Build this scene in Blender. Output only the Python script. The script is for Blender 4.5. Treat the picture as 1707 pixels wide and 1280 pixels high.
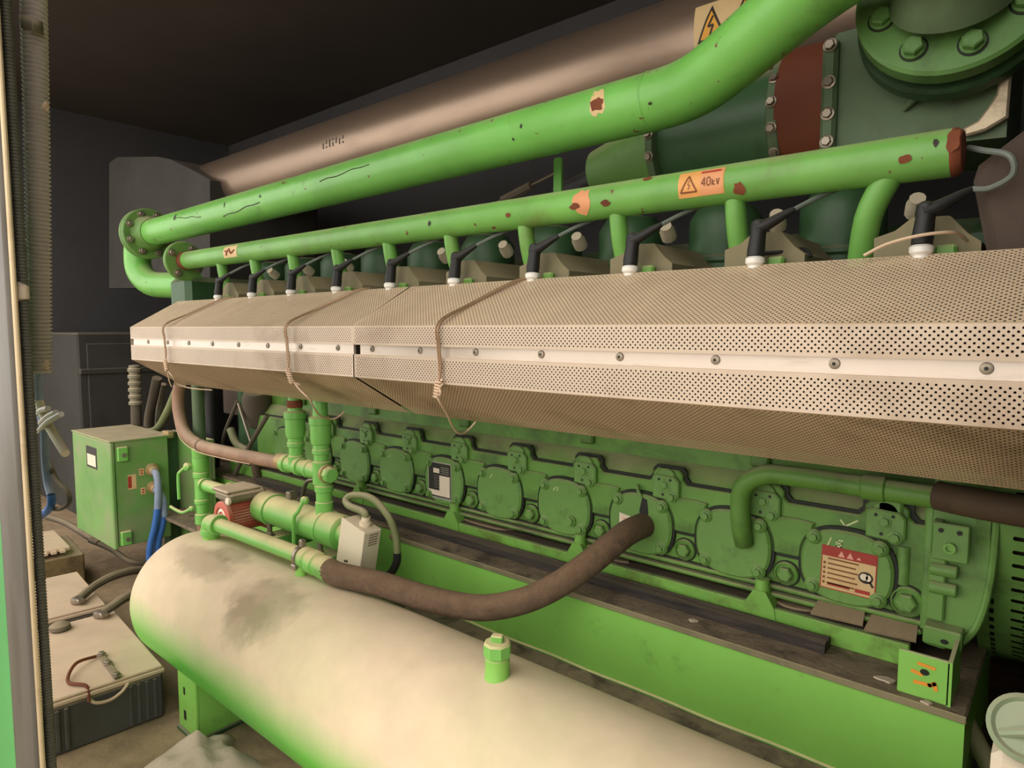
import bpy, bmesh, math, random
import numpy as np
from mathutils import Vector, Matrix, Quaternion, noise as mnoise

random.seed(7)
for o in list(bpy.data.objects):
    bpy.data.objects.remove(o)
SC = bpy.context.scene
COL = SC.collection
ZO = 1.08            # floor lies 1.08 m under the lens; build coordinates have the lens at their origin
PI = math.pi

# ------------------------------------------------------------------ camera
FPX, CX, CY = 1100.0, 853.5, 640.0
def _n(v): return Vector(v).normalized()
_mx = _n((-430 - CX, -(548 - CY), -FPX))          # direction of the engine axis
_mz = _n((-30, -13150, -FPX))                     # plumb line
_mz = (_mz - _mx * _mx.dot(_mz)).normalized()
AX, AZ = -_mx, -_mz
AY = AZ.cross(AX)
ROT = Matrix((AX, AY, AZ))                        # camera -> world
cam_d = bpy.data.cameras.new('camera')
cam = bpy.data.objects.new('camera', cam_d)
COL.objects.link(cam)
cam_d.sensor_fit = 'HORIZONTAL'
cam_d.sensor_width = 36.0
cam_d.lens = 36.0 * FPX / 1707.0
cam_d.clip_start = 0.02
cam.matrix_world = Matrix.Translation((0, 0, ZO)) @ ROT.to_4x4()
SC.camera = cam

# ------------------------------------------------------------------ light and exposure
SC.view_settings.view_transform = 'Standard'
SC.view_settings.look = 'None'
SC.view_settings.gamma = 1.0
SC.view_settings.use_curve_mapping = False
SC.view_settings.exposure = 1.35
W = bpy.data.worlds.new('overcast_sky')
SC.world = W
W.use_nodes = True
_bg = W.node_tree.nodes['Background']
_bg.inputs[0].default_value = (1.0, 0.955, 0.885, 1)
_bg.inputs[1].default_value = 1.0

# ------------------------------------------------------------------ helpers: measuring
def ray(px, py): return ROT @ Vector((px - CX, -(py - CY), -FPX))
def aY(px, py, y):
    d = ray(px, py); return tuple(d * (y / d.y))
def aX(px, py, x):
    d = ray(px, py); return tuple(d * (x / d.x))
def aZ(px, py, z):
    d = ray(px, py); return tuple(d * (z / d.z))

# ------------------------------------------------------------------ helpers: materials
def lin(c):
    return tuple(((v / 255) / 12.92 if v / 255 <= 0.04045 else ((v / 255 + 0.055) / 1.055) ** 2.4) for v in c)
DUST = (204, 182, 154)
class NT:
    def __init__(s, name):
        s.m = bpy.data.materials.new(name); s.m.use_nodes = True
        s.t = s.m.node_tree; s.b = s.t.nodes['Principled BSDF']
        s.tc = s.t.nodes.new('ShaderNodeTexCoord')
    def n(s, k, **kw):
        x = s.t.nodes.new(k)
        for a, v in kw.items(): setattr(x, a, v)
        return x
    def l(s, a, b): s.t.links.new(a, b)
    def noise(s, scale, detail=4, rough=0.55, vec=None, dist=0.0):
        x = s.n('ShaderNodeTexNoise'); x.inputs['Scale'].default_value = scale
        x.inputs['Detail'].default_value = detail; x.inputs['Roughness'].default_value = rough
        x.inputs['Distortion'].default_value = dist
        s.l(vec if vec else s.tc.outputs['Object'], x.inputs['Vector'])
        return x.outputs['Fac']
    def rng(s, v, a, b, c=0.0, d=1.0):
        x = s.n('ShaderNodeMapRange'); x.clamp = True
        for i, q in enumerate((a, b, c, d)): x.inputs[i + 1].default_value = q
        s.l(v, x.inputs[0]); return x.outputs[0]
    def mth(s, op, a, b):
        x = s.n('ShaderNodeMath', operation=op)
        for i, q in enumerate((a, b)):
            if isinstance(q, (int, float)): x.inputs[i].default_value = q
            else: s.l(q, x.inputs[i])
        return x.outputs[0]
    def mix(s, f, a, b):
        x = s.n('ShaderNodeMix', data_type='RGBA')
        for i, q in ((0, f), (6, a), (7, b)):
            if isinstance(q, (int, float)): x.inputs[i].default_value = q
            elif isinstance(q, tuple): x.inputs[i].default_value = (*q[:3], 1)
            else: s.l(q, x.inputs[i])
        return x.outputs[2]

def mat(name, col, rough=0.5, metal=0.0, dust=0.0, dlo=0.25, dhi=0.9, dcol=DUST, grime=0.0, gcol=(48, 42, 32),
        gscale=5.0, chips=0.0, ccol=(92, 52, 34), var=0.18, vscale=3.0, bump=0.0, bscale=60.0, stretch=None, spec=0.5, spots=None, even=False):
    s = NT(name)
    c = lin(col)
    vec = None
    if stretch:
        mp = s.n('ShaderNodeMapping'); mp.inputs['Scale'].default_value = stretch
        s.l(s.tc.outputs['Object'], mp.inputs[0]); vec = mp.outputs[0]
    nv = s.noise(vscale, 5, 0.6, vec)
    color = s.mix(s.rng(nv, 0.3, 0.7), tuple(v * (1 - var) for v in c), tuple(min(1, v * (1 + var)) for v in c))
    if grime:
        g = s.noise(gscale, 8, 0.62, vec, 0.4)
        color = s.mix(s.mth('MULTIPLY', s.rng(g, 0.62 - grime * 0.32, 0.80 - grime * 0.25), min(1, 0.35 + grime)), color, lin(gcol))
    if chips:
        q = s.noise(38, 3, 0.5, vec)
        color = s.mix(s.rng(q, 0.74 - chips * 0.1, 0.77 - chips * 0.1), color, lin(ccol))
    rgh = rough
    if dust:
        geo = s.n('ShaderNodeNewGeometry')
        sx = s.n('ShaderNodeSeparateXYZ'); s.l(geo.outputs['Normal'], sx.inputs[0])
        dn = s.noise(7, 6, 0.65)
        z = s.mth('ADD', sx.outputs[2], s.mth('MULTIPLY', s.mth('SUBTRACT', dn, 0.5), 0.18 if even else 0.7))
        f = s.mth('MULTIPLY', s.rng(z, dlo, dhi), dust)
        dc = lin(dcol)
        dm = s.mix(s.rng(s.noise(16, 5), 0.3, 0.7), tuple(v * (0.95 if even else 0.86) for v in dc), tuple(min(1, v * 1.08) for v in dc))
        if even: f = s.mth('MULTIPLY', f, s.rng(s.noise(2.6, 5, 0.6), 0.34, 0.56, 0.86, 1.0))
        if spots:                                     # patches wiped or wetted clean of pale dust
            for (p, r, sc) in spots:
                vm = s.n('ShaderNodeVectorMath', operation='SUBTRACT'); s.l(s.tc.outputs['Object'], vm.inputs[0]); vm.inputs[1].default_value = p
                vs = s.n('ShaderNodeVectorMath', operation='MULTIPLY'); s.l(vm.outputs[0], vs.inputs[0]); vs.inputs[1].default_value = sc
                vl = s.n('ShaderNodeVectorMath', operation='LENGTH'); s.l(vs.outputs[0], vl.inputs[0])
                d = s.mth('ADD', vl.outputs['Value'], s.mth('MULTIPLY', s.mth('SUBTRACT', s.noise(22, 5), 0.5), r * 1.3))
                dm = s.mix(s.mth('MULTIPLY', s.rng(d, r * 1.25, r * 0.7), 0.42), dm, lin((120, 100, 74)))
        color = s.mix(f, color, dm)
        rr = s.n('ShaderNodeMix', data_type='FLOAT'); s.l(f, rr.inputs[0]); rr.inputs[2].default_value = rough; rr.inputs[3].default_value = 0.92
        s.l(rr.outputs[0], s.b.inputs['Roughness']); rgh = None
        if metal:
            mm = s.n('ShaderNodeMix', data_type='FLOAT'); s.l(f, mm.inputs[0]); mm.inputs[2].default_value = metal; mm.inputs[3].default_value = 0.0
            s.l(mm.outputs[0], s.b.inputs['Metallic']); metal = 0
    s.l(color, s.b.inputs['Base Color'])
    if rgh is not None: s.b.inputs['Roughness'].default_value = rgh
    if metal: s.b.inputs['Metallic'].default_value = metal
    s.b.inputs['Specular IOR Level'].default_value = spec
    if bump:
        bp = s.n('ShaderNodeBump'); bp.inputs['Strength'].default_value = bump; bp.inputs['Distance'].default_value = 0.004
        s.l(s.noise(bscale, 6, 0.6, vec), bp.inputs['Height']); s.l(bp.outputs[0], s.b.inputs['Normal'])
    return s.m

# where the dust on the tank has been wetted: points on its shell, relative to the tank's base
def _tank_pt(px, py):
    d = ray(px, py).normalized(); yc, zc, r = 0.868, -0.81, 0.19
    a = d.y ** 2 + d.z ** 2; b = -2 * (d.y * yc + d.z * zc); c = yc * yc + zc * zc - r * r
    t = (-b - math.sqrt(max(0, b * b - 4 * a * c))) / (2 * a); p = d * t
    return (p.x + 1.2, p.y - 0.868, p.z + 1.08)
TANK_SPOTS = [(_tank_pt(438, 1005), 0.075, (0.6, 1, 1)), (_tank_pt(405, 1030), 0.05, (0.6, 1, 0.6)), (_tank_pt(340, 935), 0.05, (0.35, 1, 1.2)), (_tank_pt(385, 922), 0.035, (0.4, 1, 1.2))]
GREEN = (112, 182, 80)
M = {}
M['beam'] = mat('beam_green_paint', (136, 196, 88), 0.42, dust=0.8, dlo=0.5, grime=0.10, gscale=9, chips=0.05, var=0.1)
M['green'] = mat('green_enamel', GREEN, 0.38, dust=0.75, dlo=0.55, dhi=1.1, grime=0.12, gscale=7, chips=0.2, var=0.12)
M['pipe_green'] = mat('chipped_green_pipe_paint', (116, 184, 84), 0.33, dust=0.55, dlo=0.55, dhi=1.15, grime=0.10, gscale=9, chips=0.55, ccol=(112, 62, 42), var=0.14, vscale=5)
M['rail_pipe'] = mat('worn_coolant_rail_paint', (112, 170, 78), 0.4, dust=0.5, dlo=0.55, dhi=1.1, grime=0.22, gcol=(112, 96, 56), gscale=7, chips=0.5, ccol=(112, 62, 42), var=0.18, vscale=6)
M['block'] = mat('oily_green_engine_paint', (100, 146, 60), 0.5, dust=0.5, dlo=0.45, grime=0.42, gcol=(44, 48, 26), gscale=6, var=0.2, vscale=4)
M['cover'] = mat('cover_green_paint', (106, 148, 72), 0.5, dust=0.4, dlo=0.4, grime=0.26, gcol=(60, 66, 38), gscale=11, var=0.14)
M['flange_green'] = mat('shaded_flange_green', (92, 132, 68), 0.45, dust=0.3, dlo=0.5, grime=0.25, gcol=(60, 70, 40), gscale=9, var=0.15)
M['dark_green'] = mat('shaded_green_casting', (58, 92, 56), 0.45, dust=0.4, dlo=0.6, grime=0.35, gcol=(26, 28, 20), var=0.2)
M['grey_green'] = mat('dusty_grey_green_casting', (88, 110, 76), 0.6, dust=0.5, dlo=0.5, grime=0.35, gcol=(76, 70, 52), gscale=6, var=0.2)
M['valve_green'] = mat('bright_green_fitting_paint', (124, 192, 92), 0.38, dust=0.95, dlo=0.1, dhi=0.75, dcol=(216, 200, 150), grime=0.08, var=0.12)
M['tank'] = mat('dusty_green_tank_paint', (104, 194, 70), 0.4, dust=0.97, dlo=-0.28, dhi=0.3, dcol=(222, 197, 168), var=0.08,
                spots=TANK_SPOTS, even=True)
M['gap'] = mat('black_oily_gasket', (22, 26, 16), 0.6, var=0.3)
M['oil_dirt'] = mat('oily_black_dirt', (58, 48, 38), 0.75, dust=0.45, dlo=0.3, dcol=(112, 96, 76), grime=0.5, gcol=(20, 18, 14), gscale=14, bump=0.7, bscale=70, var=0.3)
M['beam_dirt'] = mat('caked_brown_dirt', (128, 110, 90), 0.9, grime=0.4, gcol=(40, 34, 28), gscale=18, bump=0.8, bscale=90, var=0.3, vscale=12)
M['rail'] = mat('greasy_rail_green', (124, 178, 78), 0.42, dust=0.3, dlo=0.4, grime=0.42, gcol=(92, 92, 40), gscale=14, var=0.2)
M['steel'] = mat('stainless_dusty_perforated', (204, 184, 162), 0.46, metal=0.2, dust=0.55, dlo=0.2, dhi=0.8, dcol=(214, 184, 146), grime=0.3, gcol=(142, 114, 88), gscale=3.5, var=0.12, vscale=2.5)
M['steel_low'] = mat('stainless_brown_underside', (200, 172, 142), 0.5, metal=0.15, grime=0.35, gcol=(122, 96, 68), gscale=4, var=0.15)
M['strip'] = mat('bright_aluminium_strip', (210, 196, 182), 0.34, metal=0.45, grime=0.2, gcol=(150, 126, 104), gscale=8, var=0.08, stretch=(1, 1, 6))
M['screw'] = mat('dull_zinc_screw', (150, 138, 122), 0.4, metal=0.7, var=0.15)
M['lagging'] = mat('dark_lagging', (56, 44, 34), 0.95, var=0.3, vscale=20)
M['exhaust'] = mat('brushed_stainless_tube', (156, 134, 116), 0.36, metal=0.7, grime=0.25, gcol=(104, 82, 66), gscale=3, var=0.12, stretch=(0.4, 2, 2))
M['wire'] = mat('galvanised_wire', (170, 140, 110), 0.45, metal=0.5, var=0.15)
M['rust'] = mat('brown_rust', (122, 64, 36), 0.85, grime=0.3, gcol=(70, 36, 22), bump=0.4, var=0.25, vscale=9)
M['red'] = mat('dusty_red_enamel', (194, 92, 72), 0.5, dust=0.7, dlo=0.3, dhi=1.0, grime=0.15, gcol=(120, 60, 44), var=0.15)
M['redband'] = mat('rust_red_rubber', (110, 54, 26), 0.75, grime=0.2, gcol=(64, 30, 18), var=0.2)
M['beige'] = mat('beige_plastic', (226, 212, 184), 0.55, dust=0.55, dlo=0.2, grime=0.1, gcol=(170, 150, 118), var=0.06)
M['tin_box'] = mat('grey_terminal_lid', (128, 120, 98), 0.6, dust=0.95, dlo=0.0, dhi=0.6, var=0.1)
M['hose'] = mat('fuzzy_brown_textile_hose', (112, 90, 70), 0.98, dust=0.3, dlo=0.2, dcol=(150, 118, 88), grime=0.35, gcol=(66, 54, 42), gscale=30, bump=1.0, bscale=240, var=0.3, vscale=30)
M['braid'] = mat('brown_braided_hose', (150, 116, 92), 0.6, dust=0.5, dlo=0.2, grime=0.2, gcol=(92, 62, 48), var=0.2, vscale=14)
M['wire_pale'] = mat('pale_wire_strand', (214, 186, 158), 0.5, metal=0.3, var=0.1)
M['rubber'] = mat('black_rubber', (26, 25, 24), 0.55, dust=0.25, dlo=0.4, dcol=(110, 98, 82), var=0.25)
M['cracked'] = mat('cracked_black_strip', (62, 54, 47), 0.7, dust=0.5, dlo=0.3, dcol=(120, 104, 86), grime=0.5, gcol=(16, 14, 12), gscale=5, stretch=(2, 26, 26), bump=1.0, bscale=12, var=0.35, vscale=4)
M['hose_dark'] = mat('dusty_black_hose', (92, 82, 68), 0.85, dust=0.7, dlo=0.0, dcol=(160, 142, 114), var=0.2)
M['olive_hose'] = mat('olive_cable', (122, 128, 84), 0.6, dust=0.5, dlo=0.2, var=0.15)
M['corr'] = mat('grey_black_corrugated_plastic', (186, 176, 168), 0.5, dust=0.3, dlo=0.2, dcol=(180, 164, 150), var=0.12)
M['blue'] = mat('blue_cable', (52, 104, 176), 0.5, dust=0.3, dlo=0.1, dcol=(170, 176, 190), var=0.15)
M['blue_dusty'] = mat('blue_cable_grey_with_dust', (132, 146, 172), 0.7, dust=0.5, dlo=0.1, dcol=(190, 186, 184), var=0.2, vscale=12)
M['white'] = mat('dusty_white_plastic', (226, 218, 206), 0.5, dust=0.3, dlo=0.4, var=0.06)
M['porcelain'] = mat('white_porcelain', (232, 228, 220), 0.25, var=0.04)
M['floor'] = mat('dusty_concrete', (158, 134, 104), 0.95, grime=0.3, gcol=(96, 80, 60), gscale=5, bump=0.9, bscale=40, var=0.25, vscale=10)
M['ground'] = mat('yard_concrete', (150, 140, 124), 0.95, grime=0.2, var=0.15)
M['wall'] = mat('dark_container_wall', (72, 70, 71), 0.8, grime=0.2, gcol=(62, 60, 60), var=0.1, vscale=1.5)
M['wall_dark'] = mat('dark_ceiling_lining', (74, 66, 60), 0.85, var=0.15, vscale=1.5)
M['cabinet'] = mat('sooty_grey_box', (58, 55, 50), 0.8, dust=0.2, grime=0.3, gcol=(40, 38, 34), var=0.2)
M['post'] = mat('grey_steel_post', (98, 93, 85), 0.5, metal=0.3, grime=0.45, gcol=(74, 66, 54), gscale=4, var=0.15, stretch=(3, 3, 0.7))
M['brass'] = mat('worn_pale_edge', (206, 184, 148), 0.4, metal=0.3, grime=0.25, gcol=(140, 104, 66), gscale=10, var=0.12)
M['gasket'] = mat('ribbed_black_seal', (78, 76, 64), 0.6, dust=0.3, dlo=0.1, dcol=(140, 134, 110), var=0.25, vscale=20)
M['door_green'] = mat('door_green_paint', (70, 158, 84), 0.4, grime=0.15, gcol=(60, 100, 60), var=0.1)
M['battery'] = mat('dark_grey_battery_case', (78, 76, 72), 0.6, dust=0.5, dlo=0.2, grime=0.25, gcol=(52, 48, 42), var=0.12)
M['battery_top'] = mat('dust_covered_battery_lid', (204, 178, 150), 0.85, grime=0.22, gcol=(158, 132, 100), gscale=6, bump=0.2, bscale=30, var=0.1, vscale=7)
M['old_battery'] = mat('mud_stained_case', (118, 98, 62), 0.85, dust=0.4, grime=0.5, gcol=(70, 58, 38), gscale=14, var=0.25)
M['panel'] = mat('weathered_panel_green', (110, 156, 80), 0.55, dust=0.97, dlo=0.3, dhi=0.8, dcol=(190, 172, 140), grime=0.55, gcol=(142, 146, 108), gscale=5, var=0.16, vscale=5)
M['brass_gland'] = mat('dusty_brass_gland', (176, 148, 100), 0.5, metal=0.4, dust=0.5, dlo=0.2, var=0.15)
M['orange'] = mat('faded_orange_label', (222, 158, 88), 0.5, grime=0.25, gcol=(190, 140, 90), var=0.12, vscale=20)
M['orange_pale'] = mat('faded_peach_label', (220, 152, 104), 0.5, grime=0.2, gcol=(184, 130, 90), var=0.1, vscale=20)
M['ink_brown'] = mat('brown_label_ink', (130, 72, 30), 0.6, var=0.1)
M['ink'] = mat('black_label_ink', (44, 32, 22), 0.6, var=0.1)
M['yellow'] = mat('amber_warning_yellow', (232, 164, 40), 0.5, grime=0.15, gcol=(200, 150, 60), var=0.1)
M['label_cream'] = mat('aged_cream_label', (216, 184, 132), 0.55, grime=0.2, gcol=(190, 150, 100), var=0.08, vscale=20)
M['label_red'] = mat('red_label_band', (166, 52, 40), 0.5, var=0.15)
M['label_pink'] = mat('pale_pink_print', (232, 164, 144), 0.5, var=0.05)
M['label_white'] = mat('white_label', (236, 220, 196), 0.5, grime=0.15, gcol=(210, 170, 140), var=0.06)
M['plate_dust'] = mat('dusty_steel_plate', (150, 130, 102), 0.85, grime=0.4, gcol=(90, 76, 58), gscale=12, var=0.2)
M['plate_black'] = mat('black_name_plate', (38, 34, 32), 0.4, var=0.2)
M['alu'] = mat('plain_aluminium', (186, 182, 170), 0.4, metal=0.6, var=0.08)
M['chalk'] = mat('yellow_white_chalk', (206, 214, 160), 0.9, var=0.1)
M['orange_chalk'] = mat('orange_marker_paint', (232, 150, 50), 0.8, var=0.15)
M['foil'] = mat('torn_silver_lagging', (196, 178, 150), 0.45, metal=0.4, grime=0.3, gcol=(104, 84, 62), gscale=20, bump=0.6, bscale=40, var=0.2)
M['jacket'] = mat('brown_heat_jacket', (76, 62, 52), 0.85, grime=0.3, gcol=(44, 36, 30), bump=0.5, bscale=25, var=0.2, vscale=5)
M['head_dust'] = mat('dust_covered_cylinder_head', (134, 124, 94), 0.85, dust=0.75, dlo=0.1, dhi=0.9, dcol=(168, 150, 116), grime=0.4, gcol=(66, 72, 46), var=0.15)
M['pale_green'] = mat('pale_green_plastic', (150, 164, 132), 0.5, dust=0.3, dlo=0.3, grime=0.2, gcol=(120, 126, 100), var=0.1)
M['bag'] = mat('dusty_pale_sack', (196, 178, 156), 0.9, grime=0.3, gcol=(150, 126, 104), bump=0.8, bscale=30, var=0.15)
M['grey_cable'] = mat('grey_black_ignition_lead', (104, 112, 104), 0.45, dust=0.35, dlo=0.2, dcol=(140, 140, 130), var=0.15)
M['brown_pipe'] = mat('sooty_brown_pipe', (84, 66, 46), 0.75, grime=0.35, gcol=(48, 36, 26), bump=0.4, var=0.25)

# ------------------------------------------------------------------ helpers: meshes
class MB:
    def __init__(s):
        s.v = []; s.f = []; s.mi = []; s.T = None; s.cur = 0
    def add(s, vs, fs):
        b = len(s.v)
        if s.T is not None: vs = [tuple(s.T @ Vector(v)) for v in vs]
        s.v.extend([tuple(v) for v in vs])
        s.f.extend([tuple(i + b for i in f) for f in fs])
        s.mi.extend([s.cur] * len(fs))
        return s
    def frame(s, o, u, v):
        u = Vector(u).normalized(); v = Vector(v); v = (v - u * u.dot(v)).normalized(); n = u.cross(v)
        s.T = Matrix.Translation(Vector(o)) @ Matrix((u, v, n)).transposed().to_4x4()
        return s
    def noframe(s): s.T = None; return s
    def box(s, x0, x1, y0, y1, z0, z1, bev=0.0):
        lo = (min(x0, x1), min(y0, y1), min(z0, z1)); hi = (max(x0, x1), max(y0, y1), max(z0, z1))
        if bev <= 0:
            vs = [(a, b, c) for a in (lo[0], hi[0]) for b in (lo[1], hi[1]) for c in (lo[2], hi[2])]
            return s.add(vs, [(0, 1, 3, 2), (4, 6, 7, 5), (0, 4, 5, 1), (2, 3, 7, 6), (0, 2, 6, 4), (1, 5, 7, 3)])
        bev = min(bev, *(0.45 * (hi[i] - lo[i]) for i in range(3)))
        vs = []; ix = {}
        for sx in (0, 1):
            for sy in (0, 1):
                for sz in (0, 1):
                    sg = (sx, sy, sz)
                    for a in range(3):
                        p = [0, 0, 0]
                        for i in range(3):
                            e = hi[i] if sg[i] else lo[i]
                            if i != a: e += -bev if sg[i] else bev
                            p[i] = e
                        ix[(sg, a)] = len(vs); vs.append(tuple(p))
        fs = []
        for a in range(3):
            b, c = (a + 1) % 3, (a + 2) % 3
            for sa in (0, 1):
                q = []
                for sb, sc in ((0, 0), (1, 0), (1, 1), (0, 1)):
                    sg = [0, 0, 0]; sg[a] = sa; sg[b] = sb; sg[c] = sc
                    q.append(ix[(tuple(sg), a)])
                fs.append(tuple(q))
            for sb in (0, 1):
                for sc in (0, 1):
                    g0 = [0, 0, 0]; g1 = [0, 0, 0]
                    for g, sa in ((g0, 0), (g1, 1)): g[a] = sa; g[b] = sb; g[c] = sc
                    fs.append((ix[(tuple(g0), b)], ix[(tuple(g1), b)], ix[(tuple(g1), c)], ix[(tuple(g0), c)]))
        for sx in (0, 1):
            for sy in (0, 1):
                for sz in (0, 1): fs.append(tuple(ix[((sx, sy, sz), a)] for a in range(3)))
        return s.add(vs, fs)
    def rings(s, rings, closed_ends=True, loop=False):
        n = len(rings[0]); vs = [p for r in rings for p in r]; fs = []
        m = len(rings)
        for i in range(m if loop else m - 1):
            j = (i + 1) % m
            for k in range(n):
                k2 = (k + 1) % n
                fs.append((i * n + k, i * n + k2, j * n + k2, j * n + k))
        if closed_ends and not loop:
            fs.append(tuple(range(n))[::-1]); fs.append(tuple((m - 1) * n + k for k in range(n)))
        return s.add(vs, fs)
    def lathe(s, prof, o, axis, n=24, caps=True, ph=0.0):
        """prof: (radius, distance along the axis) pairs"""
        a = Vector(axis).normalized(); u = a.orthogonal().normalized(); w = a.cross(u); o = Vector(o)
        return s.rings([[tuple(o + a * h + (u * math.cos(2 * PI * k / n + ph) + w * math.sin(2 * PI * k / n + ph)) * max(r, 1e-5)) for k in range(n)] for r, h in prof], caps)
    def cyl(s, p0, p1, r, r1=None, n=20, bev=0.0):
        p0 = Vector(p0); p1 = Vector(p1); L = (p1 - p0).length; r1 = r if r1 is None else r1
        pr = [(r, 0), (r1, L)] if not bev else [(r - bev, 0), (r, bev), (r1, L - bev), (r1 - bev, L)]
        return s.lathe(pr, p0, p1 - p0, n)
    def tube(s, pts, r, n=12, sub=6, caps=True, smooth=True):
        pts = [Vector(p) for p in pts]
        rs = r if isinstance(r, (list, tuple)) else [r] * len(pts)
        P = []; RR = []
        if smooth and len(pts) > 2:
            for i in range(len(pts) - 1):
                p0 = pts[max(i - 1, 0)]; p1 = pts[i]; p2 = pts[i + 1]; p3 = pts[min(i + 2, len(pts) - 1)]
                for k in range(sub):
                    t = k / sub
                    P.append(0.5 * ((2 * p1) + (p2 - p0) * t + (2 * p0 - 5 * p1 + 4 * p2 - p3) * t * t + (3 * p1 - p0 - 3 * p2 + p3) * t ** 3))
                    RR.append(rs[i] * (1 - t) + rs[i + 1] * t)
            P.append(pts[-1]); RR.append(rs[-1])
        else: P = pts; RR = list(rs)
        t = (P[1] - P[0]).normalized(); u = t.orthogonal().normalized(); R = []
        for i, p in enumerate(P):
            t2 = (P[min(i + 1, len(P) - 1)] - P[max(i - 1, 0)]).normalized()
            q = t.rotation_difference(t2); u = (q @ u); u = (u - t2 * u.dot(t2)).normalized(); t = t2
            w = t.cross(u)
            R.append([tuple(p + (u * math.cos(2 * PI * k / n) + w * math.sin(2 * PI * k / n)) * RR[i]) for k in range(n)])
        return s.rings(R, caps)
    def prism(s, poly, h0, h1, bev=0.0):
        """polygon in the current frame's u,v plane, from height h0 to h1; bev narrows the top rim"""
        n = len(poly)
        if bev:
            top = inset(poly, bev); d = 1 if h1 > h0 else -1
            R = [[(x, y, h0) for x, y in poly], [(x, y, h1 - d * bev) for x, y in poly], [(x, y, h1) for x, y in top]]
        else: R = [[(x, y, h0) for x, y in poly], [(x, y, h1) for x, y in poly]]
        return s.rings(R)
    def hexbolt(s, o, axis, r, h, washer=1.35):
        if washer: s.lathe([(r * washer, 0), (r * washer, h * 0.22), (r * washer * 0.93, h * 0.28)], o, axis, 16)
        s.lathe([(r, h * 0.2), (r, h * 0.86), (r * 0.85, h)], o, axis, 6)
        return s
    def text(s, string, size, u, v, h, align='CENTER'):
        cu = bpy.data.curves.new('t', 'FONT'); cu.body = string; cu.size = size; cu.align_x = align; cu.resolution_u = 3
        ob = bpy.data.objects.new('t', cu); COL.objects.link(ob)
        me = bpy.data.meshes.new_from_object(ob.evaluated_get(bpy.context.evaluated_depsgraph_get()))
        s.add([(p.co.x + u, p.co.y + v, h) for p in me.vertices], [tuple(p.vertices) for p in me.polygons])
        bpy.data.objects.remove(ob); bpy.data.curves.remove(cu); bpy.data.meshes.remove(me)
        return s
    def card(s, u0, v0, u1, v1, h0, h1): return s.box(u0, u1, v0, v1, h0, h1)
    def line(s, pts, w, h0, h1):
        for (a, b) in zip(pts[:-1], pts[1:]):
            d = Vector((b[0] - a[0], b[1] - a[1])); L = d.length or 1e-6; d /= L; nn = Vector((-d.y, d.x)) * w / 2; e = d * w / 2
            q = [(a[0] - e.x + nn.x, a[1] - e.y + nn.y), (a[0] - e.x - nn.x, a[1] - e.y - nn.y), (b[0] + e.x - nn.x, b[1] + e.y - nn.y), (b[0] + e.x + nn.x, b[1] + e.y + nn.y)]
            s.prism(q, h0, h1)
        return s

def inset(poly, d):
    n = len(poly); ar = sum(poly[i][0] * poly[(i + 1) % n][1] - poly[(i + 1) % n][0] * poly[i][1] for i in range(n))
    sg = 1 if ar > 0 else -1; out = []
    for i in range(n):
        p0, p1, p2 = Vector(poly[i - 1]), Vector(poly[i]), Vector(poly[(i + 1) % n])
        a = (p1 - p0).normalized(); b = (p2 - p1).normalized()
        n1 = Vector((-a.y, a.x)) * sg; n2 = Vector((-b.y, b.x)) * sg
        m = (n1 + n2); L = m.length
        m = n1 if L < 1e-6 else m / L
        c = max(0.5, m.dot(n1)); out.append(tuple(p1 + m * d / c))
    return out
def supell(a, b, e, n=40, cx=0, cy=0):
    r = []
    for k in range(n):
        t = 2 * PI * k / n; c, q = math.cos(t), math.sin(t)
        r.append((cx + a * math.copysign(abs(c) ** (2 / e), c), cy + b * math.copysign(abs(q) ** (2 / e), q)))
    return r
def rrect(x0, x1, y0, y1, r, n=5):
    o = []
    for cx, cy, a0 in ((x1 - r, y1 - r, 0), (x0 + r, y1 - r, PI / 2), (x0 + r, y0 + r, PI), (x1 - r, y0 + r, 1.5 * PI)):
        for k in range(n + 1):
            a = a0 + PI / 2 * k / n; o.append((cx + r * math.cos(a), cy + r * math.sin(a)))
    return o

ORG = {}
def _obj(name, data, parent, loc):
    o = bpy.data.objects.new(name, data); COL.objects.link(o)
    loc = Vector(loc); ORG[o.name] = loc
    if parent is None: o.location = loc + Vector((0, 0, ZO))
    else: o.parent = parent; o.location = loc - ORG[parent.name]
    return o
def mesh_of(name, mb, mats, loc, smooth=35):
    me = bpy.data.meshes.new(name)
    L = Vector(loc)
    me.from_pydata([(v[0] - L.x, v[1] - L.y, v[2] - L.z) for v in mb.v], [], mb.f)
    if len(mb.f) < 60000:
        bm = bmesh.new(); bm.from_mesh(me)
        bmesh.ops.recalc_face_normals(bm, faces=bm.faces)
        bm.to_mesh(me); bm.free()
    if not isinstance(mats, (list, tuple)): mats = [mats]
    for m in mats: me.materials.append(M[m])
    me.polygons.foreach_set('material_index', mb.mi)
    me.polygons.foreach_set('use_smooth', [True] * len(me.polygons))
    me.set_sharp_from_angle(angle=math.radians(smooth))
    return me
def put(name, mb, mats, parent=None, loc=None, label=None, cat=None, group=None, kind=None, smooth=35):
    """link one mesh object; coordinates of mb are build coordinates"""
    if loc is None:
        if parent is not None: loc = ORG[parent.name]
        else:
            a = np.array(mb.v); lo, hi = a.min(0), a.max(0)
            loc = ((lo[0] + hi[0]) / 2, (lo[1] + hi[1]) / 2, lo[2])
    o = _obj(name, mesh_of(name, mb, mats, loc, smooth), parent, loc)
    return tag(o, label, cat, group, kind)
def tag(o, label=None, cat=None, group=None, kind=None):
    if label: o['label'] = label
    if cat: o['category'] = cat
    if group: o['group'] = group
    if kind: o['kind'] = kind
    return o
def thing(name, label, cat, loc, group=None):
    return tag(_obj(name, None, None, loc), label, cat, group)
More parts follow.
